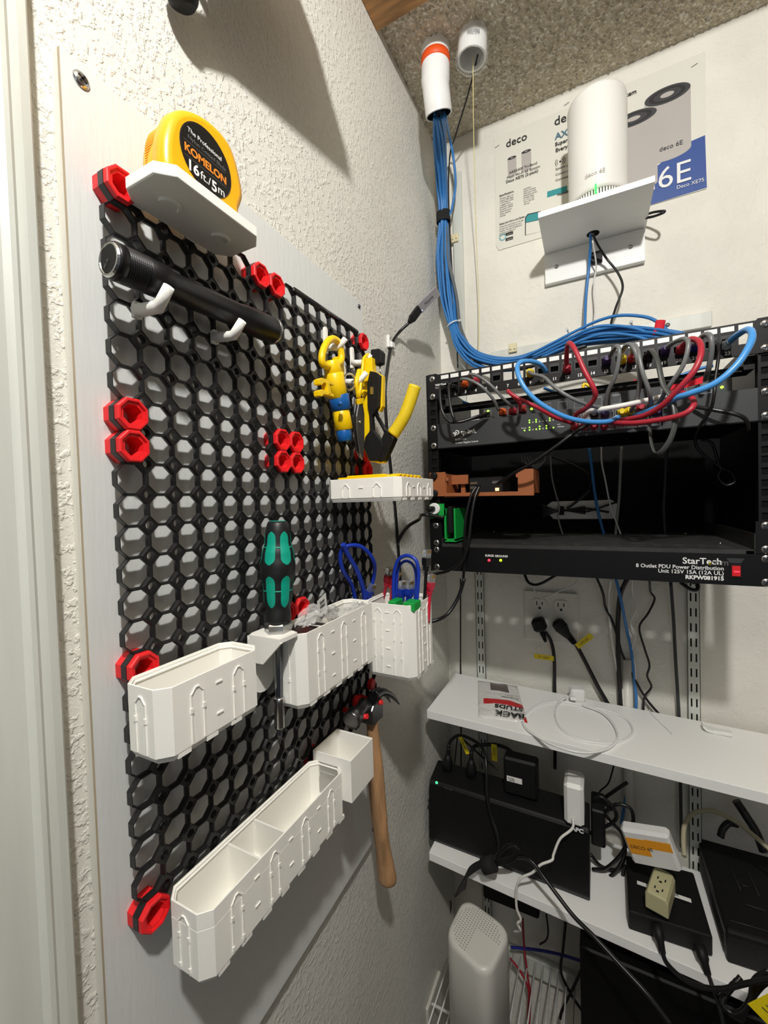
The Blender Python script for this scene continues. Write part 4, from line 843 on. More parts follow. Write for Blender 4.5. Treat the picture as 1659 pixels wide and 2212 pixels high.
for k in range(1, 25): b.box((xs, YR-1, zp0), (PX[k]-hx, YR+1, zp1)); xs = PX[k]+hx
b.box((xs, YR-1, zp0), (XL1, YR+1, zp1)); b.box((70, YR+1, zt-2), (513, YR+22, zt)); b.box((70, YR+1, zb_), (513, YR+3, zb_+2)); b.build('faceplate', RACKM, t)
lab = MB().box((0, 0, 0), (14.5, 0.5, 6.5)); first = None
for k in range(1, 25):
    w = (PX[min(k+1, 24)]-PX[max(k-1, 1)])/(2 if 1 < k < 24 else 1)*0.78
    if k == 4: w *= 0.9
    MB().box((PX[k]-w/2, YR-1.5, zt-9.5), (PX[k]+w/2, YR-0.9, zt-2.8)).build('label_window', WHTPL, t)
    text(str(k), (PX[k], YR-1.2, zb_+3.4), (1, 0, 0), (0, 0, 1), 6.6, WHTINK, t, 'port_number', 0.1, 'CENTER', 0.15)
    if k not in OPEN:
        b = MB(); b.cur = 0; o_ = [(PX[k]-hx, zp0), (PX[k]+hx, zp0), (PX[k]+hx, zp1), (PX[k]-hx, zp1)]; i_ = [(PX[k]-5.8, zp0+2), (PX[k]+5.8, zp0+2), (PX[k]+5.8, zp1-5.5), (PX[k]-5.8, zp1-5.5)]
        b.rings([[(x, YR-0.6, z) for x, z in o_], [(x, YR-0.6, z) for x, z in i_], [(x, YR+9, z) for x, z in i_]], False, True)
        b.box((PX[k]-2, YR-0.5, zp0+0.2), (PX[k]+2, YR+8, zp0+2.2)); b.build('keystone_jack', BLKPLA, t)
text('TRENDnet', (XL0+14, YR-1.2, -44), (1, 0, 0), (0, 0, 1), 4.6, WHTINK, t, 'brand_text', 0.1, bold=0.12); text('TC-KP24S', (XL0+14, YR-1.2, -48.8), (1, 0, 0), (0, 0, 1), 3.6, WHTINK, t, 'model_text', 0.1)
# main switch
t = thing('network_switch', (291, YR, zu(3)), 'wide dark grey 16 port network switch with small green lights in the rack', 'network switch')
z0, z1 = zu(3)+0.4, zu(2)-0.4
b = MB(); pl0, pl1 = 288, 409
b.box((XL0+17, YR-3, z0), (pl0, YR-0.5, z1), 0.4); b.box((pl1, YR-3, z0), (XL1-17, YR-0.5, z1), 0.4); b.box((pl0, YR-3, z0), (pl1, YR-0.5, z0+5)); b.box((pl0, YR-3, z1-7), (pl1, YR-0.5, z1)); b.build('faceplate', GREYF, t)
for x0, x1 in ((XL0, XL0+17), (XL1-17, XL1)): MB().box((x0, YR-1, z0), (x1, YR+1, z1)).build('rack_ear', RACKM, t)
MB().box((70, YR+14, z0-1), (513, 720, z1-1)).build('chassis', RACKIN, t)
MB().box((XL0+17, YR-2.9, z0-1.5), (XL1-17, YR+14, z0)).build('underside_lip', RACKIN, t)
px0 = pl0+2
for k in range(8):
    for r in (0, 1):
        x = px0+k*14.8; zc_ = z0+5.6+r*15.5
        b = MB(); o_ = [(x, zc_), (x+13.8, zc_), (x+13.8, zc_+14.6), (x, zc_+14.6)]; i_ = [(x+1.4, zc_+1.6), (x+12.4, zc_+1.6), (x+12.4, zc_+12), (x+1.4, zc_+12)]
        b.rings([[(p, YR-2.4, q) for p, q in o_], [(p, YR-2.4, q) for p, q in i_], [(p, YR+10, q) for p, q in i_]], False, True); b.build('port', [STEEL, RACKIN][0:1], t)
text('tp-link', (at(1, YR, 1000, 928).x-3, YR-3.2, -135.5), (1, 0, 0), (0, 0, 1), 10.5, WHTINK, t, 'brand_text', 0.1, bold=0.25)
q = Vector((at(1, YR, 988, 928).x, YR-3.4, -132)); MB().tube([q+Vector((3.6*math.cos(a), 0, 3.6*math.sin(a))) for a in [2.6-0.33*k for k in range(16)]], 0.9, 6).build('brand_symbol', WHTINK, t)
MB().box((q.x-7, q.y, q.z-1), (q.x+0.5, q.y+0.3, q.z+1)).build('brand_symbol_bar', WHTINK, t); MB().box((q.x-4.4, q.y, q.z-6), (q.x-2.6, q.y+0.3, q.z)).build('brand_symbol_stem', WHTINK, t)
text('TL-SG1016', (q.x-4.5, YR-3.2, -145.5), (1, 0, 0), (0, 0, 1), 4.6, WHTINK, t, 'model_text', 0.1); text('16-Port Gigabit Switch', (q.x-4.5, YR-3.2, -151.5), (1, 0, 0), (0, 0, 1), 4.6, WHTINK, t, 'model_text', 0.1)
lx = at(1, YR, 1143, 915).x
for r, z in enumerate((-124, -127.5, -135.5, -139.5)):
    for k in range(8):
        on = (r in (1,) and k in (0, 2, 6)) or (r == 3 and k in (0, 2, 3, 5, 7)) or (r == 0 and k in (0, 2, 6, 7)) or (r == 2 and k in (0, 3, 5))
        if on or r in (1, 3): MB().box((lx+k*5.2, YR-3.3, z-1.0), (lx+1.9+k*5.2, YR-3, z+1.0)).build('indicator_light', GLED if on else GREYP, t)
MB().box((lx-8, YR-3.3, -140.5), (lx-6, YR-3, -138.5)).build('indicator_light', GLED, t)
text('Power', (lx-12, YR-3.1, -136.5), (1, 0, 0), (0, 0, 1), 3, WHTINK, t, 'indicator_text', 0.1)
for z in (-124.5, -128, -136, -140): text('100Mbps' if z in (-128, -140) else 'Link', (lx+43, YR-3.1, z), (1, 0, 0), (0, 0, 1), 2.8, WHTINK, t, 'indicator_text', 0.1)
# the thinner switch lying on top
t = thing('slim_switch', (320, 560, z1), 'slim dark switch lying on the larger switch, small green lights at its ends', 'network switch')
zs0, zs1 = z1+0.2, z1+21
MB().box((140, 549, zs0), (492, 690, zs1), 1).build('case', GREYF, t)
xs2 = [at(1, 545, p, 886).x for p in (1052, 1083, 1104, 1127)]+[at(1, 545, p, 848).x for p in (1440, 1468, 1496, 1526)]+[at(1, 545, p, 870).x for p in (1180, 1215, 1250, 1290, 1330)]
for x in xs2:
    b = MB(); o_ = [(x-7, zs0+2), (x+7, zs0+2), (x+7, zs0+17), (x-7, zs0+17)]; i_ = [(x-5.6, zs0+3.5), (x+5.6, zs0+3.5), (x+5.6, zs0+14), (x-5.6, zs0+14)]
    b.rings([[(p, 548.6, q) for p, q in o_], [(p, 548.6, q) for p, q in i_], [(p, 556, q) for p, q in i_]], False, True); b.build('port', STEEL, t)
for p in ((1054, 888), (1148, 883), (1560, 836)):
    q = at(1, 547, *p); MB().lathe([(0, 1.9), (1.6, 1.9), (2, 0.6)], (q.x, 549, min(max(q.z, zs0+3), zs1-3)), (0, -1, 0), 12).build('status_light', GLED, t)
# brown printed bracket with a small computer
BRN = mat('brown_printed_plastic', (158, 92, 52), 0.5)
t = thing('printed_rack_mount', (138, YR, -246), 'brown printed rack mount open at the front with a small circuit box inside', 'rack mount')
def xz(u, v, y=536): q = at(1, y, u, v); return q.x, q.z
MB().prism([(XL0, -200), (80, -200), (80, -238), (206, -239.5), (206, -203), (231, -203), (231, -247), (XL0, -243)], 1, YR-4, YR-0.5).build('front_frame', BRN, t)
MB().box((76, YR-0.5, -243), (81, YR+70, -203)).build('side_wall', BRN, t); MB().box((226, YR-0.5, -246), (231, YR+70, -203)).build('side_wall', BRN, t); MB().box((76, YR-0.5, -246), (231, YR+70, -242.5)).build('floor_plate', BRN, t)
MB().box((96, YR+38, -242), (104, YR+45, -210)).build('guide_post', BRN, t); MB().box((80.5, YR-3.5, -216), (85, YR+2, -210)).build('catch', BRN, t); MB().box((203, YR-3.5, -216), (207, YR+2, -210)).build('catch', BRN, t)
MB().box((80, YR+30, -222), (112, YR+34, -205)).build('inner_panel', BRN, t)
for z in (-206, -238): MB().lathe([(0, 6.5), (5, 6.5), (6, 5)], (XL0+9, YR-4, z), (0, -1, 0), 16).build('thumb_screw', BLKRUB, t)
t = thing('mini_computer', (145, YR+12, -242), 'small black mini computer with USB sockets inside the brown rack mount', 'mini computer')
MB().box((118, YR+14, -242.2), (178, YR+90, -212), 2).build('case', BLKPLA, t)
for x, z in ((120.5, -222), (120.5, -230), (160, -222)): MB().box((x, YR+12.5, z-2.2), (x+13, YR+14, z+2.2)).build('usb_socket', STEEL, t)
MB().box((165, YR+12.5, -237), (171, YR+14, -232)).build('indicator_light', mat('warm_white_led', (255, 210, 150), 0.3, emit=(255, 190, 110, 3)), t)
# green printed bracket
t = thing('green_cable_holder', (85, YR, -325), 'green printed holder with a slot and a black knob at the left rack rail', 'cable holder')
MB().prism([(XL0-1, -257), (76, -257), (76, -267), (80, -267), (80, -276), (74, -283), (XL0-1, -283)], 1, YR-4, YR-0.5).build('mount_plate', GRN, t)
MB().box((76, YR-4, -324), (79, YR+55, -266)).build('side_wall', GRN, t); MB().box((94, YR-4, -324), (97, YR+60, -266)).build('side_wall', GRN, t); MB().box((76, YR-4, -326), (97, YR+60, -321)).build('floor_plate', GRN, t)
q = at(1, YR-6, 939, 1099); MB().lathe([(0, 9), (1, 10.5), (5, 10.5), (6, 9)], (q.x, YR-4, q.z), (0, -1, 0), 20).build('washer', WHTPL, t); MB().lathe([(0, 5), (12, 5), (13, 3.5)], (q.x-1, YR-10, q.z), (-0.5, -1, 0), 12).build('knob', BLKRUB, t)
tag(MB().box((82, YR-8, -312), (92, YR+20, -262), 3).build('plug_body', BLKRUB), 'black plug body clamped in the slot of the green holder', 'plug')
# vented shelf and power unit
t = thing('vented_tray', (291, YR, zu(7)), 'black vented rack tray above the power distribution unit', 'rack tray')
zt_ = -329.5; b = MB(); x0, x1, y0, y1 = 70.0, 513.0, YR, YB-12
yy_ = y0
for ya in (y0+22, y0+50, y0+205, y0+233):
    b.box((x0, yy_, zt_-1.5), (x1, ya, zt_)); yy_ = ya+7
    xx_ = x0
    for i in range(15):
        xa = x0+22+i*28; b.box((xx_, ya, zt_-1.5), (xa, yy_, zt_)); xx_ = xa+(12 if not (5 <= i <= 9 and j < 1) else 0.01)
    b.box((xx_, ya, zt_-1.5), (x1, yy_, zt_))
if yy_ < y1: b.box((x0, yy_, zt_-1.5), (x1, y1, zt_))
b.box((x0, y0-1, zt_-11+5), (x1-10, y0, zt_)); b.box((x0, y0, zt_-6), (x0+1, y1, zt_+10)); b.box((x1-1, y0, zt_-6), (x1, y1, zt_+22)); b.build('tray_sheet', mat('dusty_black_steel', (58, 58, 57), 0.45, mottle=0.2, mscale=30), t)
for xa, xb in ((XL0, 70), (513, XL1)): MB().box((xa, YR-1, zu(7)+0.4), (xb, YR+1, zu(6)-0.4)).build('rack_ear', RACKM, t)
for u, v in ((1067, 1148), (1481, 1152), (1556, 1172)):
    q = at(2, zt_+2, u, v); screw((q.x, min(q.y, y1-5), zt_+0.2), (0, 0, 1), 'small screw standing on the vented rack tray', 'screws on the vented tray', 2.4)
t = thing('power_distribution_unit', (291, YR, zu(8)), 'black 8 outlet power distribution unit with a red lit switch, lowest in the rack', 'power unit')
z0, z1 = zu(8)+0.4, zu(7)-0.6
MB().box((XL0, YR-1.2, z0), (XL1, YR+1.5, z1), 0.5).build('faceplate', RACKM, t); MB().box((66, YR+1.6, z0+1), (517, YR+52, z1-1)).build('chassis', RACKIN, t)
def ft(s, u, v, size, bold=0, al='LEFT', m=WHTINK): q = at(1, YR-1.4, u, v); text(s, (q.x, YR-1.5, q.z), (1, 0, 0), (0, 0, 1), size, m, t, 'front_text', 0.1, al, bold)
ft('SURGE', 1048, 1202, 5, 0.15); ft('GROUND', 1069, 1203, 5, 0.15)
for u, m in ((1057, RLED), (1082, mat('lime_led', (190, 255, 40), 0.4, emit=(180, 255, 30, 3)))):
    q = at(1, YR, u, 1210); MB().lathe([(0, 2.2), (1.2, 2.2), (1.9, 1)], (q.x, YR-1.2, q.z), (0, -1, 0), 14).build('indicator_light', m, t)
ft('StarTech', 1474, 1217, 12.5, 0.2); ft('com', 1535, 1220, 11.5, 0.1, m=GRYINK)
q = at(1, YR, 1533, 1217); MB().lathe([(0, 1.9), (0.4, 1.9)], (q.x, YR-1.2, q.z), (0, -1, 0), 14).build('logo_dot', YTAPE, t)
ft('8 Outlet PDU Power Distribution', 1564, 1232, 7.6, 0.1, 'RIGHT'); ft('Unit 125V 15A (12A UL)', 1564, 1242.5, 7.6, 0.1, 'RIGHT'); ft('RKPW081915', 1564, 1254, 7.6, 0.3, 'RIGHT')
a = at(1, YR, 1576, 1218); c = at(1, YR, 1602, 1249); MB().box((a.x, YR-2.4, c.z), (c.x, YR-1.1, a.z), 0.4).build('switch_bezel', BLKRUB, t)
MB().prism([(a.x+2, c.z+3), (c.x-2, c.z+3), (c.x-2, a.z-2), (a.x+2, a.z-2)], 1, YR-4, YR-2.3).build('reset_rocker', mat('red_rocker', (170, 14, 20), 0.2, emit=(200, 10, 16, 0.35)), t)
MB().box((a.x+4, YR-4.3, (a.z+c.z)/2-1), (c.x-3, YR-3.9, (a.z+c.z)/2+0.6)).build('rocker_glow', RLED, t)
MB().prism([(a.x-4, a.z+8), (c.x+3, a.z+8), (c.x-1, a.z+1.5), (a.x, a.z+1.5)], 1, YR-1.7, YR-1.1).build('switch_caption_plate', GREYF, t)
ft('RESET', 1577, 1216, 3.8, 0.1, m=BLKINK)
# things inside the rack
t = thing('white_power_strip', (290, YB-6, -302), 'white power strip fixed on the black back of the rack', 'power strip')
MB().prism([(222, -270), (232, -262), (350, -261), (360, -270), (362, -290), (352, -301), (236, -301), (224, -288)], 1, YB-32, YB-4.5).build('case', mat('cream_plastic', (240, 236, 224), 0.5), t, bevel=2)
for r_ in (3.2, 1.6): MB().lathe([(0, r_), (0.4, r_), (0.4, r_-0.6)], (286, YB-32, -281), (0, -1, 0), 14).build('round_mark', BLKINK, t)
for k in range(5):
    z = -281; cable('coiled_lead', [(212, 790, z+7*(k-2)), (245, 795, -282), (262, 795, -281), (300, 793, z+3.5*(k-2)), (362-6*k, 790, z+(13 if k < 2 else -11)+2*k)][:5 if k in (1, 3) else 4], 2.2, BLKCAB, 'black coiled lead tied in front of the white power strip', group='tied black leads inside the rack')
MB(); tag(MB().lathe([(-5, 8), (-5, 9.5), (5, 9.5), (5, 8)], (253, 796, -281.5), (1, 0, 0), 16).build('velcro_strap', mat('black_velcro', (24, 24, 25), 0.9)), 'black strap tying the leads in front of the white power strip', 'strap')
def rc(name, px, m, r, lb, Y0=None, grp=None): return cable(name, [at(1, p[2] if len(p) > 2 else Y0, p[0], p[1]) for p in px], r, m, lb, 'cable', grp)
rc('network_cable', [(1273, 968), (1278, 1010), (1284, 1060), (1293, 1110), (1304, 1152), (1312, 1190)], CATBLU, 2.9, 'blue cable running down inside the rack in front of the white power strip', 770)
rc('white_wire', [(1299, 965), (1300, 1000), (1308, 1040), (1318, 1090), (1332, 1130), (1341, 1154)], WHTCORD, 1.6, 'thin white wire running down inside the rack right of the blue cable', 760)
rc('white_cable', [(1343, 965), (1340, 1020), (1337, 1080), (1332, 1130), (1330, 1154)], mat('grey_white_cable', (160, 158, 150), 0.5), 2.6, 'grey white cable hanging straight inside the rack', 765)
rc('white_wire', [(1189, 985), (1192, 1030), (1200, 1065), (1208, 1095), (1206, 1120), (1216, 1155), (1222, 1162)], mat('grey_white_cable', (160, 158, 150), 0.5), 1.6, 'thin grey wire hanging inside the rack over the white power strip', 755)
for k in range(4): rc('coiled_wire', [(1126+k*6, 985), (1130+k*8, 998+k*3), (1150+k*4, 1005+k*2), (1172+k*2, 998-k*2), (1180-k*3, 985)], mat('grey_white_cable', (160, 158, 150), 0.5), 1.2, 'thin grey wire coil hanging under the switch inside the rack', 700, 'grey wire coil under the switch')
rc('dark_cable', [(1190, 985), (1250, 1010), (1272, 1030), (1272, 1060), (1240, 1088), (1225, 1098)], BLKCAB, 2.6, 'black cable bowing inside the rack to the tied leads', 790)
rc('dark_cable', [(1440, 965), (1437, 1040), (1434, 1100), (1437, 1155)], mat('charcoal_cable', (52, 54, 56), 0.5), 2.8, 'charcoal cable hanging inside the right half of the rack', 770)
rc('dark_cable', [(1502, 940), (1505, 965), (1530, 992), (1556, 1010), (1552, 1030), (1568, 1048), (1588, 1040), (1580, 1020), (1556, 1008), (1545, 975), (1535, 955), (1515, 950)], BLKCAB, 2.2, 'black cable loop tied with a clip at the right inside the rack', 640)
# ------------------------------------------------ patch cables in front
def patch(px, m, r, lb, y0=532, bow=60, boots=(), flat_=None, grp=None):
    """cord leaving the panel, bowing out to the front; px = photo trail, distance bows between the ends"""
    n = len(px); P = [at(1, y0-bow*math.sin(math.pi*(i+0.35)/(n-0.3)), *p) for i, p in enumerate(px)]
    t = thing('ethernet_cable', tuple(min(P, key=lambda p: p.z)), lb, 'patch cord', grp)
    MB().tube(spline(P, 6), r, 8, flat=flat_).build('cord', m, t)
    for (u, v), m2, y2 in boots:
        q = at(1, y2, u, v); b = MB(); b.lathe([(0, 3.2), (3, 4.2), (6, 5.6), (14, 6.0), (20, 6)], (q.x, y2-14, q.z), (0, 1, 0), 12, False); b.box((q.x-5.6, y2-3, q.z-5), (q.x+5.6, y2+7, q.z+5), 1); b.build('boot', m2, t)
    return t
YP, YS = 532, 534
FL = ((0, 1, 0), 0.35)
patch([(957, 842), (951, 835), (952, 870), (958, 895), (975, 912), (1010, 906), (1050, 898)], BLKCAB, 2.6, 'flat black patch cord from port 1 looping at the left of the rack', bow=34, boots=(((960, 842), BLKRUB, YP),))
patch([(978, 838), (970, 832), (972, 870), (979, 900), (990, 912), (1030, 900), (1056, 892)], BLKCAB, 2.6, 'second flat black patch cord beside it, looping down from port 2', bow=38, boots=(((981, 838), BLKRUB, YP),))
patch([(1000, 829), (996, 820), (1012, 820), (1040, 835), (1065, 862), (1077, 886)], GRYCORD, 2.5, 'grey patch cord with orange boots from port 3', bow=34, boots=(((1003, 829), ORNBOOT, YP), ((1086, 890), ORNBOOT, 541)))
patch([(1026, 820), (1014, 809), (1032, 812), (1060, 832), (1088, 862), (1107, 880)], GRYCORD, 2.5, 'grey patch cord with red boots from port 4', bow=38, boots=(((1027, 823), REDCAB, YP), ((1108, 888), REDCAB, 541)))
patch([(1124, 884), (1122, 870), (1098, 845), (1110, 855), (1160, 880), (1200, 902), (1236, 914)], REDCAB, 3.0, 'red patch cord running from the slim switch to the main switch', bow=60, boots=(((1129, 883), REDCAB, 541), ((1242, 922), REDCAB, YS)))
patch([(1180, 803), (1165, 786), (1140, 780), (1120, 786), (1119, 808), (1135, 840), (1165, 870), (1215, 898), (1262, 910), (1310, 911), (1336, 901)], LTBLU, 3.6, 'light blue patch cord making a long sagging loop under port 10', bow=78)
patch([(1141, 802), (1150, 808), (1175, 815), (1200, 838), (1235, 860), (1275, 876), (1300, 880), (1320, 884)], GRYCORD, 2.7, 'grey patch cord with yellow boot from port 9', bow=62, boots=(((1145, 806), YELBOOT, YP), ((1343, 892), YELBOOT, YS)))
patch([(1224, 790), (1224, 765), (1228, 742), (1240, 752), (1262, 800), (1282, 838), (1285, 858), (1268, 880), (1245, 895), (1238, 912)], REDCAB, 3.4, 'red patch cord rising from port 12 then dropping across ports 13 and 14', bow=78, boots=(((1225, 797), REDCAB, YP),))
patch([(1316, 770), (1326, 755), (1334, 748), (1338, 765), (1330, 810), (1312, 850), (1305, 890)], GRYCORD, 3.0, 'grey patch cord with purple boots arching over port 15', bow=52, boots=(((1311, 779), PURBOOT, YP), ((1307, 895), PURBOOT, YS)))
patch([(1344, 760), (1350, 748), (1362, 745), (1374, 765), (1382, 815), (1376, 860), (1362, 888)], GRYCORD, 3.0, 'grey patch cord with yellow boots arching from port 16', bow=56, boots=(((1344, 777), YELBOOT, YP), ((1360, 888), YELBOOT, YS)))
patch([(1366, 762), (1370, 745), (1378, 760), (1388, 805), (1402, 845), (1405, 870), (1392, 885)], GRYCORD, 3.0, 'grey patch cord with red boots arching from port 17', bow=60, boots=(((1366, 774), REDCAB, YP), ((1384, 882), REDCAB, YS)))
patch([(1402, 770), (1406, 756), (1420, 778), (1432, 830), (1452, 862), (1459, 905), (1450, 945), (1430, 975), (1415, 978), (1406, 950), (1402, 900), (1400, 872)], mat('black_grey_flat_cord', (70, 72, 70), 0.3), 3.6, 'flat dark cord from port 18 hanging in the longest loop under the switch', bow=70, boots=(((1400, 770), BLKRUB, YP),), flat_=((0, 1, 0), 0.4))
patch([(1440, 752), (1455, 740), (1478, 732), (1487, 745), (1475, 790), (1445, 835), (1425, 868), (1415, 890)], GRYCORD, 3.0, 'grey patch cord with purple boots arching from port 19', bow=64, boots=(((1437, 757), PURBOOT, YP), ((1418, 892), PURBOOT, YS)))
patch([(1474, 748), (1490, 733), (1510, 738), (1514, 765), (1500, 800), (1468, 838), (1430, 876), (1390, 898), (1340, 908)], REDCAB, 3.7, 'red patch cord from port 20 sweeping down left to the main switch', bow=84, boots=(((1471, 755), REDCAB, YP),))
patch([(1500, 745), (1520, 724), (1534, 726), (1537, 755), (1530, 800), (1523, 820)], GRYCORD, 3.3, 'grey patch cord with navy boot arching from port 21', bow=48, boots=(((1502, 750), NAVBOOT, YP),))
patch([(1548, 736), (1553, 760), (1545, 820), (1543, 850), (1535, 885), (1512, 920), (1502, 940)], BLKCAB, 2.0, 'thin black flat cord from port 22 dropping in front of the switch', bow=40, boots=(((1546, 748), BLKRUB, YP),))
patch([(1576, 738), (1595, 722), (1615, 712), (1625, 722), (1618, 748), (1590, 790), (1545, 828), (1490, 850), (1460, 860), (1430, 876), (1405, 886), (1370, 898)], LTBLU, 4.0, 'light blue patch cord from port 23 sweeping in a wide curve to the switch', bow=92, boots=(((1570, 745), CLEAR, YP),))
patch([(1450, 848), (1478, 850), (1496, 862), (1497, 878), (1475, 895), (1430, 906), (1370, 914), (1320, 913)], REDCAB, 3.6, 'lower red patch cord making a flat hairpin below port 20', bow=80)
patch([(1440, 855), (1400, 864), (1350, 875), (1300, 884), (1275, 888), (1262, 900)], WHTCORD, 3.6, 'white patch cord crossing the switch ports from right to left', bow=40)
patch([(1500, 878), (1540, 885), (1590, 895), (1612, 908), (1618, 930)], BLKCAB, 2.8, 'flat black cord curving right across the switch face', bow=16, flat_=((0, 1, 0), 0.4))
patch([(1285, 898), (1275, 912), (1240, 935), (1200, 965), (1150, 1000), (1110, 1022), (1075, 1045)], BLKCAB, 2.6, 'black usb lead running from the switch down left to the mini computer', bow=40)
patch([(1030, 1050), (1018, 1070), (1008, 1110), (1004, 1150), (1004, 1200), (1001, 1250)], BLKCAB, 2.6, 'left black usb lead hanging from the mini computer', bow=16, grp=None)
patch([(1036, 1050), (1026, 1075), (1018, 1120), (1012, 1170), (998, 1210), (970, 1232), (940, 1240), (925, 1246)], BLKCAB, 2.9, 'right black usb lead curving from the mini computer out to the left of the rack', bow=24)
for k, (x, m) in enumerate(((1262, REDCAB), (1283, BLKRUB), (1284, REDCAB), (1306, REDCAB))):
    q = at(1, YS-8, x, 920 if k != 1 else 896); tag(MB().lathe([(0, 3.4), (5, 5.4), (12, 6), (18, 6)], (q.x, YS-20, q.z), (0, 1, 0), 10, False).build('cable_boot', m), ('red boot plugged in the lower switch port beside the black lead', 'black boot in the upper row of the switch ports', 'red boot in the lower switch row under the purple boot', 'red boot at the right of the lower switch row')[k], 'cable boot')
q = [at(1, 500, *p) for p in ((1446, 832), (1475, 828), (1519, 813), (1517, 828), (1480, 838), (1447, 842))]; tag(MB().prism([(p.x, p.z) for p in q], 1, 499, 500.5).build('red_tag', ORCARD), 'bright red cloth tag among the cords above the switch', 'tag')
for k, (px, m, lb) in enumerate((([(1000, 868), (1050, 885), (1100, 880), (1170, 868), (1240, 860)], CATBLU, 'blue cable behind the panel running left to right under ports 3 to 13'),
    ([(1175, 838), (1230, 860), (1290, 872), (1340, 868)], CATBLU, 'blue cable behind the panel under ports 11 to 16'), ([(1290, 840), (1330, 865), (1370, 860), (1410, 840)], CATGRY, 'grey cable behind the panel under ports 15 to 18'),
    ([(1260, 850), (1262, 830), (1285, 842), (1300, 860)], YEL, 'yellow cable behind the panel under port 14'), ([(1300, 845), (1345, 865), (1362, 845), (1372, 820)], REDCAB, 'red cable behind the panel under port 17'), ([(1390, 855), (1440, 825), (1500, 800), (1540, 790)], CATBLU, 'blue cable behind the panel at its right end, rising under ports 19 to 22'),
    ([(1120, 862), (1160, 868), (1185, 885)], CATGRY, 'short grey cable behind the panel under port 9'))): cable('rear_cable', [at(1, 610+k*7, *p) for p in px], 2.6, m, lb)
cable('stray_lead', [at(1, 530, 960, 1118), (40, 520, -276), at(1, 470, 905, 1122), at(1, 440, 880, 1138), at(1, 425, 862, 1165), (30, 432, -320)], 2.9, BLKCAB, 'black lead arching left from the green holder towards the grid')
cable('stray_lead', [at(1, 520, 1003, 1250), at(1, 515, 990, 1290), at(1, 500, 968, 1325), at(1, 480, 942, 1340), at(1, 470, 905, 1345)], 3.2, BLKCAB, 'thick black lead curving left below the rack behind the white cup')
# ---------------------------------------------------------------- below the rack
# slotted wall standards
for k, (x0, x1, lb) in enumerate(((51, 72, 'left white slotted shelf standard running down the back wall'), (480, 501, 'right white slotted shelf standard running down the back wall'))):
    t = thing('shelf_standard', ((x0+x1)/2, YB, -1400), lb, 'shelf standard')
    b = MB(); yf = YB-11; xc = [x0+6.2, x1-6.2]; zt = -384.0; z = zt; P_ = 30.5; hw = 1.3
    b.box((x0, yf, -1400), (x0+1, YB-0.3, zt)); b.box((x1-1, yf, -1400), (x1, YB-0.3, zt))
    edges = [x0, xc[0]-hw, xc[0]+hw, xc[1]-hw, xc[1]+hw, x1]
    for q in (0, 2, 4): b.box((edges[q], yf, -1400), (edges[q+1], yf+1, zt))
    zc = zt-22+8
    while zc > -1400:
        for q in (1, 3): b.box((edges[q], yf, max(zc-P_+8.5, -1400)), (edges[q+1], yf+1, min(zc-8.5+0.0, zt)))
        zc -= P_
    b.box((edges[1], yf, zt-22+16.5-8), (edges[2], yf+1, zt)); b.box((edges[3], yf, zt-22+16.5-8), (edges[4], yf+1, zt))
    b.build('channel', TRIM, t)
    MB().box((x0+1, YB-1.2, -1400), (x1-1, YB-0.4, zt)).build('slot_backing', mat('slot_darkness', (4, 4, 4), 0.9), t)
    screw(((x0+x1)/2, yf-0.1, -432 if k else -414), (0, -1, 0), 'screw near the top of the %s slotted standard' % ('right' if k else 'left'), r=4)
screw((61, YB-11.1, -742), (0, -1, 0), 'screw in the left slotted standard just under the upper white shelf', r=4)
# double outlet plate
t = thing('outlet_plate', (223, YB, -586), 'double wall outlet plate with two black plugs in the lower sockets under the rack', 'outlet')
PL = mat('outlet_plastic', (226, 223, 212), 0.4); xo0, xo1, zo0, zo1 = 165, 281, -585, -468
MB().box((xo0, YB-6.5, zo0), (xo1, YB-0.3, zo1), 2.4).build('cover_plate', PL, t)
for gx in (200, 246):
    for gz, nm in ((-500, 'up'), (-541, 'low')):
        pts = []
        for k in range(24):
            a = 2*math.pi*k/24; pts.append((gx+17*math.cos(a), gz+max(-14, min(14, 17*math.sin(a)))))
        o = MB().prism(pts, 1, YB-8.2, YB-6.4).build('receptacle', PL, t, bevel=0.5)
        b = MB(); b.box((gx-7, YB-8.5, gz-1), (gx-5, YB-8.1, gz+8)); MB; b.build('blade_slot', LBLK, t); MB().box((gx+5, YB-8.5, gz), (gx+7, YB-8.1, gz+7.5)).build('blade_slot', LBLK, t); MB().lathe([(0, 2.9), (0.4, 2.9)], (gx, YB-8.1, gz-7.5), (0, -1, 0), 12).build('ground_hole', LBLK, t)
def plug(c, d, lb, s=1.0, square=True):
    t = thing('power_plug', tuple(c), lb, 'plug'); M = frame(c, d, (0, -1, 0)); b = MB(M)
    if square: b.box((-15, -2, -14.5), (14, 24, 14.5), 5)
    else: b.rings([[(x, 12+h*math.sin(a), w*math.cos(a)) for a in [2*math.pi*k/16 for k in range(16)]] for x, w, h in ((-17, 8, 8), (-12, 14, 12), (2, 15, 12), (16, 10, 9), (26, 6.5, 6.5))])
    b.build('body', BLKRUB, t); b = MB(M)
    for k in range(5): b.lathe([(13+k*5 if square else 25+k*4, 6.5-k*0.5), (16.5+k*5 if square else 27.5+k*4, 6.2-k*0.5)], (0, 12, 0), (1, 0, 0), 12)
    b.build('strain_relief', BLKRUB, t); b = MB(M).lathe([(10, 4.0), (40, 3.6)], (0, 12, 0), (1, 0, 0), 12).build('relief_core', BLKRUB, t); return t
plug((200, YB-8.6, -543), (0.35, 0, -1), 'square black plug in the lower left socket of the outlet'); plug((246, YB-8.6, -543), (0.75, 0, -1), 'rounded black plug in the lower right socket of the outlet', square=False)
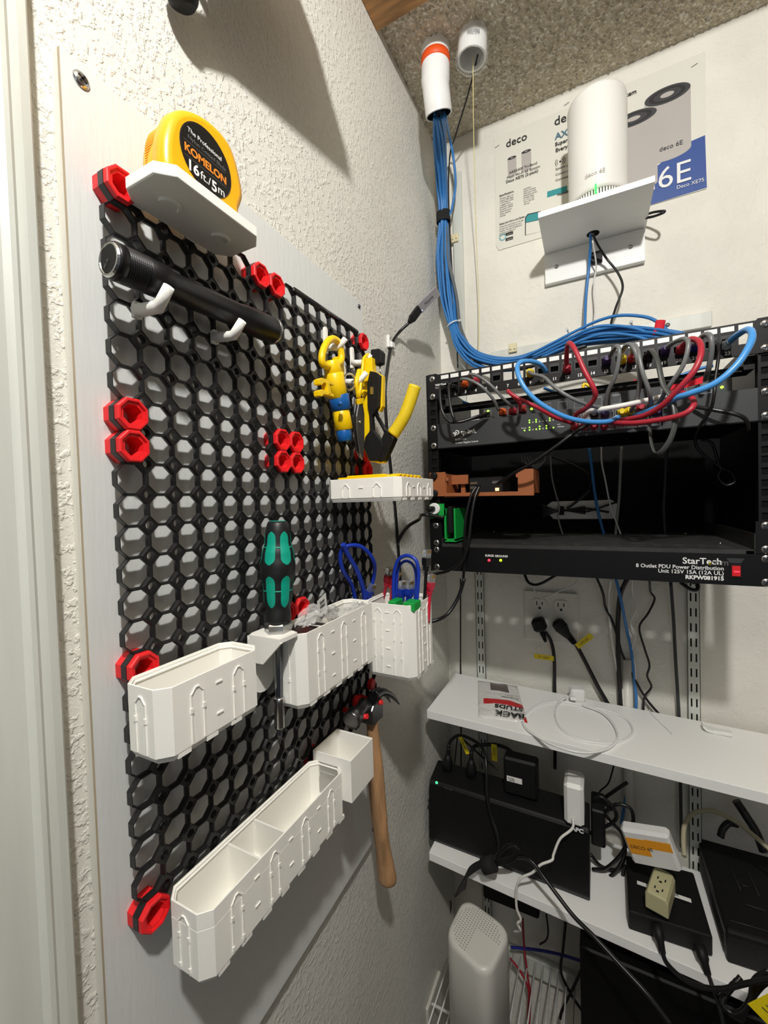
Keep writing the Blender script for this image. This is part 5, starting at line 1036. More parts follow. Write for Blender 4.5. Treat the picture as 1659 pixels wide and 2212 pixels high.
def wc(px, r, m, lb, name='cable', Y0=822, grp=None, n=8): return cable(name, [at(1, (p[2] if len(p) > 2 else Y0), p[0], p[1]) for p in px], r, m, lb, 'cable', grp, n)
wc([(1178, 1365, 818), (1190, 1385), (1197, 1420), (1198, 1480), (1199, 1560), (1199, 1660)], 3.9, BLKCAB, 'black mains lead hanging straight down from the left plug', 'mains_lead')
wc([(1222, 1360, 818), (1240, 1385), (1262, 1425), (1290, 1480), (1318, 1530), (1350, 1600)], 4.3, BLKCAB, 'thick black mains lead running down right from the right plug', 'mains_lead')
def flag(c, xd, yd, L_, H_, s, lb, size=7.5):
    t = thing('cable_flag', tuple(c), lb, 'label'); M = frame(c, xd, yd); MB(M).box((0, -H_/2, -0.35), (L_, H_/2, 0.35)).build('tape', YTAPE, t)
    n = M.to_3x3() @ Vector((0, 0, 1)); n = n if n.dot(Vector(CAM)-Vector(c)) > 0 else -n; x_ = Vector(xd).normalized()
    y_ = n.cross(x_); text(s, Vector(c)+x_*L_*0.2-y_*size*0.35+n*0.5, x_, y_, size, mat('blue_black_marker', (40, 44, 60), 0.6), t, 'handwriting', 0.05)
flag(at(1, 812, 1154, 1417), (1, 0, 0), (0, 0, 1), 42, 11, 'T+ SdM', 'yellow flag label on the left mains lead below the outlet')
flag(at(1, 810, 1246, 1397), (0.72, 0, 0.7), (-0.7, 0, 0.72), 42, 12, 'UPS #2', 'yellow flag label slanting on the right mains lead below the outlet')
wc([(995, 1250, 825), (995, 1320), (995, 1420), (996, 1500), (996, 1640), (997, 1760)], 1.8, BLKCAB, 'thin black coax line straight down the back wall left of the standard')
wc([(1133, 1240, 780), (1140, 1256, 775), (1152, 1263, 770), (1170, 1260, 770), (1200, 1243, 780)], 3.0, BLKCAB, 'black cable loop peeking below the rack above the outlet')
wc([(1248, 1243, 800), (1242, 1262, 800), (1210, 1276, 800), (1172, 1292, 800), (1156, 1278, 800), (1149, 1255, 800)], 1.3, WHTCORD, 'thin white wire looping below the rack over the outlet', 'white_wire')
wc([(1288, 1246, 800), (1302, 1280, 810), (1308, 1312), (1322, 1340), (1335, 1380), (1345, 1415), (1375, 1475), (1400, 1515), (1440, 1560)], 2.6, BLKCAB, 'black cable crossing behind the bundle and slanting down right')
wc([(1355, 1250, 800), (1340, 1285, 810), (1335, 1340), (1335, 1400), (1337, 1460), (1341, 1520), (1345, 1640)], 4.6, BLKCAB, 'thickest black cable dropping straight below the rack')
wc([(1330, 1248, 800), (1342, 1300, 805), (1354, 1360), (1364, 1410), (1370, 1470), (1374, 1525), (1362, 1640), (1355, 1700), (1342, 1780)], 2.9, CATBLU, 'blue network cable dropping from the rack behind the white shelves')
wc([(1320, 1250, 805), (1315, 1300), (1320, 1370), (1330, 1430), (1340, 1480), (1346, 1520), (1346, 1600)], 2.4, WHTCORD, 'white cable dropping left of the thick black one', 'white_cable')
wc([(1366, 1250, 810), (1366, 1285), (1375, 1310), (1362, 1345), (1372, 1372), (1364, 1410), (1372, 1440), (1374, 1525)], 1.3, WHTCORD, 'thin wavy white wire dropping right of the blue cable', 'white_wire')
wc([(1403, 1250, 805), (1405, 1278), (1414, 1294), (1400, 1325), (1381, 1355), (1392, 1400), (1403, 1436), (1398, 1460), (1407, 1484), (1392, 1505), (1390, 1535)], 2.1, BLKCAB, 'thin kinked black cable between the bundle and the right standard', n=5)
wc([(1449, 1258, 812), (1455, 1340), (1459, 1420), (1464, 1500), (1467, 1560), (1470, 1700), (1472, 1830)], 3.0, mat('charcoal_cable', (52, 54, 56), 0.5), 'charcoal cable running straight down beside the right standard')
wc([(1470, 1258, 790), (1490, 1272, 785), (1505, 1274, 785), (1508, 1264, 790), (1502, 1258, 800)], 3.6, BLKCAB, 'black cable end curling under the rack at the right standard')
a = at(1, 824, 1355, 1455); MB().tube([(a.x, 826, -600), (a.x, 826, -1000)], 10, 16).build('wall_tube', PL); tag(bpy.data.objects['wall_tube'], 'pale vertical tube on the back wall behind the cable bundle at the shelf', 'tube')
# upper shelf
def s1z(x): return -687.0-0.03*x
t = thing('wall_shelf', (300, 724, -715), 'upper long white shelf under the rack carrying a bag and a charger', 'shelf')
XE = 900
b = MB(); y0, y1 = 618, 815; b.rings([[(x, y0, s1z(x)-17.5-3), (x, y1, s1z(x)-17.5), (x, y1, s1z(x)), (x, y0, s1z(x)-3)][::-1] for x in (-2, XE)]); b.build('shelf_board', SHELFW, t, bevel=0.8)
for x in (61.5, 490.5): MB().prism([(YB-10, s1z(x)-21), (YB-10, s1z(x)-50), (800, s1z(x)-48), (660, s1z(x)-30), (660, s1z(x)-21)], 0, x-1.2, x+1.2).build('bracket', TRIM, t)
S1 = lambda u, v, h=0: (lambda q: Vector((q.x, q.y, s1z(q.x)-3*(y1-q.y)/(y1-y0)+h)))(at(2, s1z(at(2, -697, u, v).x)-1.5, u, v))
# foil bag
t = thing('paper_pouch', tuple(S1(1085, 1520)), 'white and red paper pouch lying on the upper white shelf at its left', 'bag')
cs = [S1(1032, 1472), S1(1117, 1484), S1(1140, 1562), S1(1033, 1548)]
def bagp(u, v, h=0): p = (cs[0]*(1-u)+cs[1]*u)*(1-v)+(cs[3]*(1-u)+cs[2]*u)*v; return p+Vector((0, 0, h))
def bagh(u, v): return 1.0+7*(max(0, math.sin(math.pi*u))**0.6)*(max(0, math.sin(math.pi*v))**0.7)+1.5*noise.noise(Vector((u*5, v*5, 2)))
b = MB(); b.smooth = True; n = 16; top = [[b.vert(bagp(i/n, j/n, bagh(i/n, j/n))) for i in range(n+1)] for j in range(n+1)]; bot = [[b.vert(bagp(i/n, j/n, 0.4)) for i in range(n+1)] for j in range(n+1)]
for j in range(n):
    for i in range(n):
        b.cur = 1 if 9 <= j < 11 and i >= 2 else (2 if j < 5 and 5 <= i < 12 else (1 if j >= 14 and i >= 15 else 0))
        b.face((top[j][i], top[j+1][i], top[j+1][i+1], top[j][i+1])); b.cur = 0; b.face((bot[j][i], bot[j][i+1], bot[j+1][i+1], bot[j+1][i]))
for k in range(n): b.face((top[0][k], top[0][k+1], bot[0][k+1], bot[0][k])); b.face((top[n][k+1], top[n][k], bot[n][k], bot[n][k+1])); b.face((top[k+1][0], top[k][0], bot[k][0], bot[k+1][0])); b.face((top[k][n], top[k+1][n], bot[k+1][n], bot[k][n]))
b.build('pouch_film', [mat('pouch_white', (228, 226, 222), 0.3, bump=[('N', 60, 0.5, 0.3, 0.7)], dist=0.003), mat('pouch_red', (196, 40, 44), 0.4), mat('pouch_window', (96, 84, 82), 0.25)], t)
xr = (cs[0]-cs[1]).normalized(); yr = (cs[0]-cs[3]).normalized()*-1
def bt(s, u, v, size, m, bold=0): text(s, bagp(u, v, 9.6), xr, yr, size, m, t, 'pouch_text', 0.1, 'LEFT', bold)
bt('BACK', 0.97, 0.9, 22, BLKINK, 0.6); bt('STUDS', 0.97, 0.74, 19, BLKINK, 0.5); bt('23', 0.9, 0.6, 6, WHTINK, 0.3); bt('Mounting hardware', 0.93, 0.5, 4.5, BLKINK, 0.1); bt('Removable adhesive', 0.93, 0.44, 3.5, GRYINK)
# cube charger and its coiled cable
t = thing('cube_charger', tuple(S1(1245, 1512)), 'small white cube charger with a white cable plugged in on the upper shelf', 'charger')
q = S1(1247, 1513); MB(frame(q+Vector((0, 0, 0.3)), (1, 0.25, 0), (-0.25, 1, 0))).box((-15, -14, 0), (15, 14, 27), 4).build('cube', WHTPL, t)
MB(frame(q+Vector((-9, -16, 9)), (1, 0.25, 0), (-0.25, 1, 0))).box((-6, -12, 0), (6, 4, 7), 1).build('usb_plug', WHTPL, t)
CW = mat('white_usb_cable', (232, 232, 230), 0.35)
cord = [S1(1222, 1516, 9), S1(1206, 1524, 4), S1(1199, 1545, 2), S1(1212, 1575, 2), S1(1248, 1597, 2), S1(1295, 1606, 2), S1(1340, 1603, 2), S1(1367, 1583, 2), S1(1352, 1556, 2), S1(1310, 1537, 2), S1(1275, 1531, 2), S1(1220, 1519, 2), S1(1170, 1523, 2), S1(1140, 1540, 2), S1(1126, 1560, 3)]
cable('white_usb_cable', cord, 2.1, CW, 'white cable coil on the upper shelf beginning at the cube charger')
cord = [S1(1258, 1528, 4), S1(1300, 1545, 5), S1(1325, 1570, 5), S1(1334, 1596, 5), S1(1320, 1616, 4), S1(1285, 1628, 4), S1(1245, 1627, 4), S1(1200, 1614, 4), S1(1160, 1594, 4), S1(1138, 1578, 4), S1(1128, 1562, 3)]
cable('white_usb_cable', cord, 2.1, CW, 'outer white cable loop reaching the front edge of the upper shelf')
cable('twist_tie', [S1(1403, 1536, 2), S1(1408, 1545, 1.2), S1(1425, 1562, 1.2), S1(1447, 1583, 1.5), S1(1452, 1588, 2)], 0.9, CW, 'thin white tie lying on the upper shelf right of the cable coil', 'tie')
t = thing('plastic_hook', tuple(S1(1555, 1582)), 'small white bent plastic hook lying on the upper shelf at the right', 'hook')
hpx = [S1(1524, 1564), S1(1528, 1577), S1(1540, 1587), S1(1582, 1591)]
MB().box((hpx[2].x, hpx[2].y, hpx[2].z+0.2), (hpx[3].x, hpx[2].y+16, hpx[2].z+7), 1.5).build('base_pad', WHTPL, t)
a, c = hpx[2], hpx[0]; MB().rings([[a+Vector((1, 0, 1)), a+Vector((1, 0, 7)), a+Vector((1, 16, 7)), a+Vector((1, 16, 1))], [a+Vector((-9, 0, 3)), a+Vector((-9, 0, 8)), a+Vector((-9, 16, 8)), a+Vector((-9, 16, 3))], [a+Vector((-15, 0, 9)), a+Vector((-15, 0, 14)), a+Vector((-15, 16, 14)), a+Vector((-15, 16, 9))]]).build('bent_tab', WHTPL, t)
# lower shelf
def s2z(x): return -991.0-0.035*x
t = thing('wall_shelf', (300, 724, -1030), 'lower long white shelf carrying black power boxes and adapters', 'shelf')
b = MB(); b.rings([[(x, 612-0.03*max(x, 0), s2z(x)-17-0.5), (x, 815, s2z(x)-17), (x, 815, s2z(x)), (x, 612-0.03*max(x, 0), s2z(x))][::-1] for x in (-3, XE)]); b.build('shelf_board', SHELFW, t, bevel=0.8)
for x in (61.5, 490.5): MB().prism([(YB-10, s2z(x)-19), (YB-10, s2z(x)-50), (800, s2z(x)-48), (660, s2z(x)-30), (660, s2z(x)-19)], 0, x-1.2, x+1.2).build('bracket', TRIM, t)
S2 = lambda u, v, h=0: (lambda q: Vector((q.x, q.y, s2z(q.x)+h)))(at(2, s2z(at(2, -1000, u, v).x)+h, u, v))
# battery backup
UPB = mat('battery_case_black', (12, 12, 13), 0.5, spec=0.3, bump=[('N', 900, 0.2, 0.3, 0.7)], dist=0.0003)
t = thing('battery_backup', (145, 700, -998), 'large black battery backup box on the left of the lower shelf, green light', 'battery backup')
fl, fr_ = (927, 1800), (1274, 1945); 
zb0 = s2z(140)+2
pr_ = [(646, zb0), (639, zb0+12), (648, -868), (652, -862), (704, -849), (712, -853), (716, zb0+10), (712, zb0)]
b = MB(); b.rings([[(x, y, z-0.02*(x)) for y, z in pr_][::-1] for x in (-13, -11, 299, 301)] ); b.build('case', UPB, t, bevel=2.5)
MB().box((-13.6, 640, -905), (-11, 712, -900)).build('case_seam', LBLK, t)
def ups(u, v): return at(2, -859, u, v)
for u, v in ((988, 1662), (1025, 1680), (1070, 1690), (1180, 1716), (1210, 1728)):
    q = ups(u, v); MB().box((q.x-9, q.y-9, q.z-2), (q.x+9, q.y+7, q.z+1.4), 2).build('outlet', mat('outlet_black', (12, 12, 13), 0.35), t)
q = at(1, 649, 943, 1691); MB().lathe([(0, 2.6), (1, 2.6), (1.5, 1)], (q.x, 650, q.z), (0, -1, 0.1), 12).build('status_light', mat('ups_green_led', (60, 255, 120), 0.4, emit=(60, 255, 120, 3)), t)
q = at(1, 645, 1224, 1783); text('APC', (q.x+8, 642.5, q.z-4), (1, 0, -0.02), (0, -0.05, 1), 11, WHTINK, t, 'brand_text', 0.2, bold=0.5)
q = at(1, 646, 960, 1703); text('Back-UPS', (q.x, 646.5, q.z), (1, 0, -0.02), (0, -0.08, 1), 4.5, GRYINK, t, 'panel_text', 0.1)
def bplug(px, lb):
    a, c = at(1, 690, *px[0]), at(1, 690, *px[1]); t = thing('power_plug', tuple(c), lb, 'plug'); L_ = (a-c).length
    MB().lathe([(0, 8), (2, 11), (L_*0.45, 11.5), (L_*0.75, 8.5), (L_, 5)], c, a-c, 16).build('body', BLKRUB, t)
    b = MB(); 
    for k in range(5): b.lathe([(L_+k*3, 5-k*0.3), (L_+2+k*3, 5-k*0.3)], c, a-c, 10)
    b.build('strain_relief', BLKRUB, t); MB().lathe([(L_-1, 3.6), (L_+17, 3.3)], c, a-c, 10).build('relief_core', BLKRUB, t)
bplug(((968, 1630), (966, 1662)), 'black plug in the leftmost socket of the battery backup'); bplug(((1018, 1640), (1018, 1676)), 'second black plug from the left on the battery backup')
wc([(968, 1614, 692), (974, 1600, 700), (990, 1588, 705), (1012, 1594, 700), (1035, 1608, 690), (1047, 1628, 670), (1051, 1665, 650), (1053, 1720, 636), (1064, 1768, 630), (1076, 1805, 622), (1078, 1838, 615), (1062, 1856, 606)], 3.3, BLKCAB, 'black lead arching from the leftmost plug and dropping over the battery backup front', 'mains_lead')
wc([(1018, 1626, 692), (1025, 1612, 700), (1045, 1609, 710), (1072, 1609, 715), (1100, 1620, 715), (1125, 1648, 712)], 3.8, BLKCAB, 'black lead arching from the second plug towards the black adapter', 'mains_lead')
wc([(988, 1590, 720), (984, 1630, 735), (982, 1650, 740)], 1.4, BLKCAB, 'thin black wire drop behind the leftmost plug', 'wire')
wc([(990, 1588, 725), (1020, 1615, 730), (1045, 1638, 722), (1075, 1662, 708)], 2.2, BLKCAB, 'thin black lead running down right into the back of the black adapter', 'wire')
flag(at(1, 698, 994, 1592), (0.45, 0, -0.9), (0.9, 0, 0.45), 38, 9, 'UPS #2', 'yellow flag label on the lead of the leftmost battery plug', 6.5)
flag(at(1, 708, 1067, 1608), (0.02, 0, -1), (1, 0, 0.02), 36, 12, 'UPS JJ', 'yellow flag label on the lead of the second battery plug', 6.5)
t = thing('power_adapter', tuple(ups(1120, 1695)), 'chunky black power adapter with a small white sticker on the battery backup', 'adapter')
a = at(1, 672, 1089, 1699); c = at(1, 672, 1160, 1650); MB().box((a.x, 668, -856), (c.x, 700, c.z), 4).build('body', BLKRUB, t)
a = at(1, 668, 1095, 1686); MB().box((a.x, 667.4, a.z), (a.x+30, 668.2, a.z+11)).build('sticker', WHTPL, t); text('G-Tela', (a.x+2, 667.2, a.z+5.5), (1, 0, 0), (0, 0, 1), 4.5, BLKINK, t, 'sticker_text', 0.05, bold=0.1)
for k in range(3): MB().box((a.x+4, 667.2, a.z+3.8-k*1.1), (a.x+16, 667.4, a.z+4.2-k*1.1)).build('sticker_line', BLKINK, t)
t = thing('white_adapter', tuple(at(1, 655, 1240, 1775)), 'tall white power adapter standing at the right end of the battery backup', 'adapter')
a = at(1, 656, 1220, 1768); c = at(1, 656, 1260, 1700); MB().box((a.x, 640, a.z), (c.x+1, 694, c.z+8), 6).build('body', mat('glossy_white_plastic', (238, 238, 234), 0.2), t)
wc([(1238, 1768, 636), (1236, 1790, 630), (1210, 1812, 622), (1196, 1845, 615), (1192, 1858, 610), (1168, 1868, 604), (1150, 1885, 600), (1124, 1898, 596), (1116, 1920, 596), (1116, 1960, 598), (1125, 1986, 600), (1118, 1995, 602), (1124, 2010, 606), (1110, 2013, 620)], 2.3, WHTCORD, 'white cord wiggling from the white adapter down past the lower shelf', 'white_lead')
# tied black coil on the front of the lower shelf
for k in range(5):
    wc([(984+k*5, 1936-k*4, 590), (1005+k*2, 1898-k*5, 588), (1040, 1872-k*3, 592), (1056, 1866, 596), (1080, 1868-k*3, 598), (1110, 1858-k*3, 600), (1121-k*2, 1835-k*2, 604), (1098-k, 1822+k*2, 608), (1074, 1850, 604)], 2.2, BLKCAB, 'loop of the tied black cable coil hanging on the lower shelf edge', 'coil_loop', grp='tied black coil on the lower shelf')
tag(MB(frame(at(1, 592, 1056, 1868), (0.7, 0, 0.45), (0, 1, 0))).lathe([(-12, 11), (-12, 14), (12, 14), (12, 11)], (0, 0, 0), (1, 0, 0), 16).build('velcro_strap', mat('black_velcro', (24, 24, 25), 0.9)), 'black velcro strap round the cable coil on the lower shelf edge', 'strap')
wc([(1106, 1854, 604), (1130, 1852, 600), (1150, 1862, 596), (1175, 1895, 588), (1205, 1935, 575), (1240, 1980, 560), (1285, 2025, 545), (1340, 2085, 530), (1400, 2150, 515), (1450, 2215, 505)], 3.4, BLKCAB, 'long black lead slanting from the coil down across the shelf to the lower right', 'mains_lead')
# right part of the lower shelf
t = thing('poe_injector', tuple(S2(1440, 1960)), 'flat black power injector with a white label strip on the lower shelf', 'power injector')
zi = s2z(420)+38
tp = [at(2, zi, *p) for p in ((1352, 1846), (1498, 1884), (1540, 2020), (1357, 1963))]
b = MB(); b.rings([[(p.x, p.y, z+(-4 if q in (2, 3) and z > -985 else 0)) for q, p in enumerate(tp)][::-1] for z in (s2z(420)+0.5, zi)]); b.build('case', BLKRUB, t, bevel=3)
a, c = at(2, zi+0.6, 1376, 1905), at(2, zi+0.6, 1493, 1945); dx_ = (c-a).normalized(); M = frame(a, dx_, (0, 1, 0)); MB(M).box((0, -5, -0.2), ((c-a).length, 3, 0.3)).build('label_strip', WHTPL, t)
text('POE   INJECTOR', a+dx_*14+Vector((0, -2.5, 0.8)), dx_, (0, 1, 0), 7, BLKINK, t, 'label_text', 0.1)
for k, (u, v, u2, v2) in enumerate(((1418, 1995, 1432, 2062), (1510, 2040, 1530, 2108))):
    a = at(1, tp[3].y-2-k*2, u, v); c = at(1, tp[3].y-26, u2, v2); t2 = thing('lead_connector', tuple(c), ('left black connector plugged in the front of the injector', 'right black connector plugged in the front of the injector')[k], 'connector')
    Lk = (c-a).length; MB().lathe([(0, 8), (Lk*0.45, 8.5), (Lk*0.6, 6), (Lk*0.95, 5), (Lk, 3.6)], a, c-a, 12).build('body', BLKRUB, t2)
wc([(1431, 2058, 560), (1440, 2080, 545), (1470, 2110, 530), (1510, 2130, 520), (1560, 2136, 510), (1610, 2125, 500), (1680, 2112, 495)], 3.4, BLKCAB, 'black lead from the left connector sagging below the shelf to the right', 'mains_lead')
wc([(1530, 2105, 550), (1542, 2140, 535), (1555, 2180, 525), (1566, 2230, 515)], 3.0, BLKCAB, 'black lead from the right connector dropping out of the picture', 'mains_lead')
# white adapter with orange tape
t = thing('taped_adapter', tuple(at(2, -960, 1400, 1850)), 'white square adapter with orange handwritten tape leaning on the lower shelf things', 'adapter')
zA = zi+30
A4 = [at(1, 672, 1338, 1790), None, at(1, 664, 1475, 1890), at(1, 680, 1368, 1868)]; A4[1] = A4[0]+A4[2]-A4[3]
o_ = A4[0]; xd = (A4[1]-A4[0]); yd = (A4[0]-A4[3]); M = frame(A4[3], A4[2]-A4[3], yd); w_, h_ = (A4[2]-A4[3]).length, yd.length
nz = M.to_3x3() @ Vector((0, 0, 1)); s_ = 1 if nz.dot(Vector(CAM)-A4[3]) > 0 else -1
b = MB(M); b.box((0, 0, -s_*24), (w_, h_, 0), 5); b.build('body', mat('matte_white_plastic', (232, 232, 230), 0.4), t)
OT = mat('orange_masking_tape', (240, 160, 30), 0.6); MB(M).box((w_*0.06, h_*0.34, 0), (w_*0.5, h_*0.78, s_*0.4)).build('tape', OT, t); MB(M).box((w_*0.45, h_*0.56, 0), (w_*0.98, h_*0.8, s_*0.35)).build('tape', OT, t)
xd_ = M.to_3x3() @ Vector((1, 0, 0)); yd_ = M.to_3x3() @ Vector((0, 1, 0)); text('DECO 6E', A4[3]+xd_*w_*0.1+yd_*h_*0.5+nz*s_*0.6, xd_, yd_, 9, BLKINK, t, 'handwriting', 0.05)
wc([(1338, 1792, 742), (1322, 1785, 745), (1313, 1768, 750), (1320, 1748, 760), (1336, 1732, 780)], 2.0, WHTCORD, 'thin white lead rising from the taped adapter', 'white_lead')
# beige triple tap
t = thing('triple_tap', tuple(at(2, zi, 1450, 1965)), 'beige triple outlet extension end standing on the black injector', 'outlet tap')
BEI = mat('aged_beige_plastic', (186, 182, 142), 0.45)
a = at(2, zi+2, 1440, 1990); ax_ = Vector((0.30, 1, 0.0)).normalized(); M = frame(a+Vector((-14, 4, 19)), ax_, (-1, 0.3, 0)); b = MB(M)
b.rings([[(x, c*w, d*h) for c, d in ((-1, -1), (1, -1), (1, 0.6), (0.8, 1), (-0.8, 1), (-1, 0.6))] for x, w, h in ((0, 15, 14), (2, 17, 16), (62, 17, 16), (70, 12, 12), (78, 5, 6))]); b.build('body', BEI, t, bevel=1)
for sx in (14, 38):
    for dy in (-6, 5):
        MB(M).box((sx, dy-1, 15.8), (sx+6, dy+1, 16.4)).build('blade_slot', LBLK, t)
    MB(M).box((sx-6, -2, 15.8), (sx-2, 2, 16.4)).build('ground_slot', LBLK, t)
wc([(1478, 1850, 690), (1476, 1810, 720), (1480, 1780, 745), (1500, 1756, 760), (1540, 1752, 760), (1590, 1775, 750), (1640, 1815, 735), (1690, 1860, 720)], 4.0, mat('beige_flat_cord', (176, 168, 140), 0.5), 'beige cord arching from the triple tap to the right edge', 'beige_cord')
# black surge protector at the right
t = thing('surge_protector', tuple(S2(1600, 2000)), 'large black surge protector with many sockets at the right of the lower shelf', 'surge protector')
zsT = s2z(560)+55; tp = [at(2, zsT, *p) for p in ((1503, 1797), (1700, 1850), (1720, 2090), (1600, 2105), (1560, 2060), (1515, 1900))]
tp = [at(2, zsT, 1503, 1797), at(2, zsT, 1760, 1865), at(2, zsT, 1790, 2075), at(2, zsT, 1570, 2010)]
b = MB(); b.rings([[(p.x, p.y+dy, z) for p in tp][::-1] for z, dy in ((s2z(560)+0.5, 0), (zsT-8, 0), (zsT, 2))]); b.build('case', mat('surge_case_black', (16, 16, 17), 0.5, spec=0.3), t, bevel=4)
for k in range(9): MB().tube([(tp[0].x*(1-f)+tp[3].x*f-0.4, tp[0].y*(1-f)+tp[3].y*f, zsT-14-k*3.6) for f in (0.2, 0.95)], 0.9, 6).build('grip_ridge', mat('ridge_grey', (60, 60, 58), 0.5), t)
for u, v in ((1522, 1815), (1536, 1840), (1547, 1872), (1560, 1912)):
    q = at(2, zsT+0.4, u, v)
    for dx, dy in ((-5, 0), (6, 0), (0, -7)): MB().box((q.x+dx-1.4, q.y+dy-2.6, zsT), (q.x+dx+1.4, q.y+dy+2.6, zsT+0.4)).build('socket_slot', mat('slot_darkness', (4, 4, 4), 0.9), t)
q = at(2, zsT+0.4, 1607, 1905); MB().lathe([(0, 11), (1, 11), (1.5, 9)], (q.x, q.y, zsT), (0, 0, 1), 20).build('round_button', BLKRUB, t)
for (a, c) in (((1580, 1875), (1600, 1922)), ((1616, 1885), (1640, 1935)), ((1609, 1953), (1655, 1968)), ((1577, 1988), (1660, 2012))):
    MB().tube([at(2, zsT+0.6, *a), at(2, zsT+0.6, *c)], 0.7, 5).build('raised_line', GREYF, t)
wc([(1556, 1808, 770), (1562, 1790, 775), (1575, 1778, 780), (1592, 1780, 785)], 6, BLKCAB, 'thick black cord bending over the back of the surge protector', 'mains_lead')
wc([(1590, 1730, 790), (1610, 1760, 785), (1632, 1795, 775), (1650, 1840, 765)], 7.5, BLKCAB, 'thick black strap-like cord hanging at the far right under the upper shelf', 'mains_lead')
for k in range(5): wc([(1600-k*8, 2110+k*8, 540-k*4), (1580-k*6, 2135+k*6, 530), (1560+k*2, 2165+k*4, 520), (1585+k*4, 2190+k*3, 515), (1618-k*3, 2170+k*3, 515), (1628+k*3, 2120+k*4, 522), (1660, 2095+k*6, 525)], 3.4, BLKCAB, 'loop of the black cable tangle at the bottom right corner', 'coil_loop', grp='black cable tangle at the bottom right')
flag(at(1, 500, 1636, 2190), (0.5, 0, 0.6), (-0.6, 0, 0.5), 55, 26, 'UPS', 'large yellow flag label at the bottom right corner', 13)
for k, px in enumerate(([(1282, 1725), (1300, 1722), (1325, 1745), (1330, 1770), (1300, 1790), (1275, 1800)], [(1300, 1760), (1330, 1738), (1360, 1745), (1368, 1770), (1360, 1800), (1345, 1840), (1310, 1875), (1280, 1878)], [(1290, 1740), (1320, 1775), (1345, 1805), (1348, 1850), (1320, 1892), (1280, 1900)], [(1275, 1845), (1300, 1872), (1335, 1878), (1350, 1850)], [(1278, 1905), (1310, 1912), (1340, 1900), (1350, 1870)], [(1355, 1690), (1325, 1710), (1305, 1728), (1320, 1750)])):
    wc([(u, v, 712+k*6) for u, v in px], 3.4, BLKCAB, 'black lead looping in the tangle between battery backup and taped adapter', 'coil_loop', grp='black lead tangle behind the battery backup')
tag(MB().box((303, 700, -935), (328, 760, -862), 3).build('adapter_block', BLKRUB), 'black adapter block behind the right end of the battery backup', 'adapter')
wc([(1328, 1645, 800), (1315, 1690, 800), (1295, 1712, 795), (1305, 1735, 790)], 1.6, BLKCAB, 'thin black wire curling down under the upper shelf right of the adapter', 'wire')
# ---------------------------------------------------------------- lowest zone
zw = -1356.0
t = thing('wire_shelf', (250, 700, zw), 'white wire shelf near the bottom with thin rods under the lower shelf', 'wire shelf')
first = None
for k in range(36):
    x = -10+k*17.0
    if first is None: first = MB().tube([(x, 470, zw), (x, YB-8, zw)], 1.8, 6).build('rod', SHELFW, t); x0f = x
    else: c = first.copy(); C.objects.link(c); c.location = first.location+Vector(((x-x0f)*S, 0, 0))
for y in (470, 640, YB-10): MB().tube([(-18, y, zw-4), (640, y, zw-4)], 3, 8).build('cross_rail', SHELFW, t)
MB().box((XW+0.3, YB-16, -1395), (640, YB-0.3, -1352), 1).build('baseboard_back', TRIM, kind='structure')
TW = mat('warm_white_plastic', (214, 212, 204), 0.35)
t = thing('gateway_tower', (118, 560, zw+2), 'tall rounded white gateway tower with a perforated top under the lower shelf', 'gateway')
zT = -1062.0; c4 = [at(2, zT, *p) for p in ((958, 2022), (1003, 1932), (1108, 2008), (1054, 2114))]; cc = sum(c4, Vector())/4
def rsq(k, z, rr=0.30):
    out = []
    for i in range(4):
        p, a, c = c4[i], c4[i-1], c4[(i+1) % 4]; p0 = p+(a-p)*rr; p1 = p+(c-p)*rr
        for q in range(7): u = q/6; out.append(p0*(1-u)**2+p*2*u*(1-u)+p1*u*u)
    return [(cc.x+(p.x-cc.x)*k, cc.y+(p.y-cc.y)*k, z) for p in out]
b = MB(); b.smooth = True; b.rings([rsq(1.0, zw+2), rsq(1.0, zT-12), rsq(0.985, zT-5), rsq(0.93, zT-1), rsq(0.85, zT)][::1] if (c4[1]-c4[0]).cross(c4[2]-c4[1]).z > 0 else [rsq(0.85, zT), rsq(0.93, zT-1), rsq(0.985, zT-5), rsq(1.0, zT-12), rsq(1.0, zw+2)]); b.build('body', TW, t)
b = MB(); e1 = (c4[2]-c4[1])*0.5+(c4[3]-c4[0])*0.5; e2 = (c4[1]-c4[0])*0.5+(c4[2]-c4[3])*0.5
for i in range(17):
    for j in range(17):
        u, v = i/16-0.5, j/16-0.5
        if abs(u)+abs(v) > 0.92 or (u > -0.02 and v < 0.12) or (u*u+v*v) > 0.29: continue
        p = cc+e1*u*0.82+e2*v*0.82; b.rings([[(p.x+0.9*math.cos(a), p.y+0.9*math.sin(a), z) for a in [math.pi*q/3 for q in range(6)]] for z in (zT-0.3, zT+0.12)])
o = b.build('vent_perforation', mat('perforation_dark', (70, 68, 66), 0.8), t); o['kind'] = 'stuff'
t = thing('black_cabinet', (450, 640, zw+2), 'big plain black box filling the bottom right under the lower shelf', 'box')
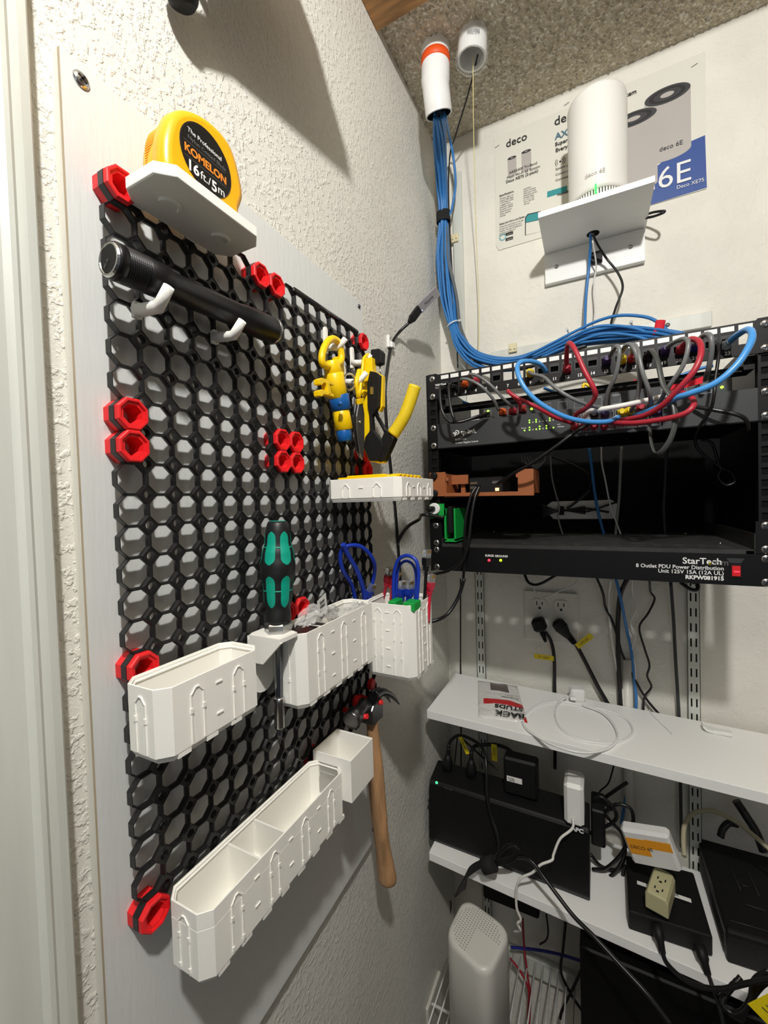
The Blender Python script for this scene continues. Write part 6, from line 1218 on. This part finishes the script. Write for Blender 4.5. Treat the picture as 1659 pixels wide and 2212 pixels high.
MB().box((284, 604, zw+2), (640, 815, -1052), 3).build('case', mat('satin_black_box', (8, 8, 8), 0.5, spec=0.2), t)
t2 = MB().box((360, 600.5, -1290), (395, 603.5, -1272), 1).build('badge', mat('red_white_badge', (180, 40, 50), 0.5), t)
tag(MB().box((62, 790, -1220), (190, 812, -1060), 4).build('dark_case', BLKRUB), 'dark case in the gloom behind the gateway tower against the back wall', 'case')
t = thing('wall_plate', tuple(at(0, XW, 935, 2170)), 'white blank wall plate low on the left wall at the bottom of the picture', 'wall plate')
MB().box((XW+0.3, 620, -1475), (XW+7, 704, -1352), 2).build('plate', PL, t); b = MB(); screw_mesh(b, (XW+7.2, 660, -1385), (1, 0, 0), 3); b.build('plate_screw', [STEEL, BLKINK], t)
for px, r, m, lb, nm in (([(968, 1905), (964, 1935), (974, 1950), (972, 1975), (965, 2005), (951, 2030), (958, 2060), (975, 2110)], 1.6, BLKCAB, 'thin black cable wandering down the corner beside the gateway tower', 'cable'), ([(940, 1870), (938, 1884), (944, 1886), (950, 1878)], 2, BLKCAB, 'tiny black cable loop under the left end of the lower shelf', 'cable'),
    ([(1104, 2046), (1160, 2052), (1210, 2062), (1262, 2078)], 3, NAVBOOT, 'dark blue cable crossing behind the wire shelf rods', 'cable'), ([(1222, 1990), (1216, 2050), (1212, 2100), (1235, 2150), (1262, 2190)], 3, BLKCAB, 'black cable hanging between the tower and the black box, left strand', 'cable'),
    ([(1262, 2080), (1240, 2130), (1215, 2180), (1210, 2200)], 3, BLKCAB, 'black cable crossing the other way between the tower and the black box', 'cable'), ([(1129, 1985), (1132, 2040), (1140, 2110), (1146, 2150), (1143, 2215)], 2.4, REDCAB, 'dark red cable hanging behind the wire shelf rods', 'cable'),
    ([(1102, 2070), (1125, 2100), (1142, 2140), (1140, 2200)], 2.4, REDCAB, 'second dark red cable curving from behind the gateway tower', 'cable'), ([(1180, 1975), (1184, 2010), (1180, 2030), (1166, 2040)], 2, BLKCAB, 'thin black cable curling behind the gateway tower', 'cable')):
    wc([(u, v, 800) for u, v in px], r, m, lb, nm)
# ---------------------------------------------------------------- end
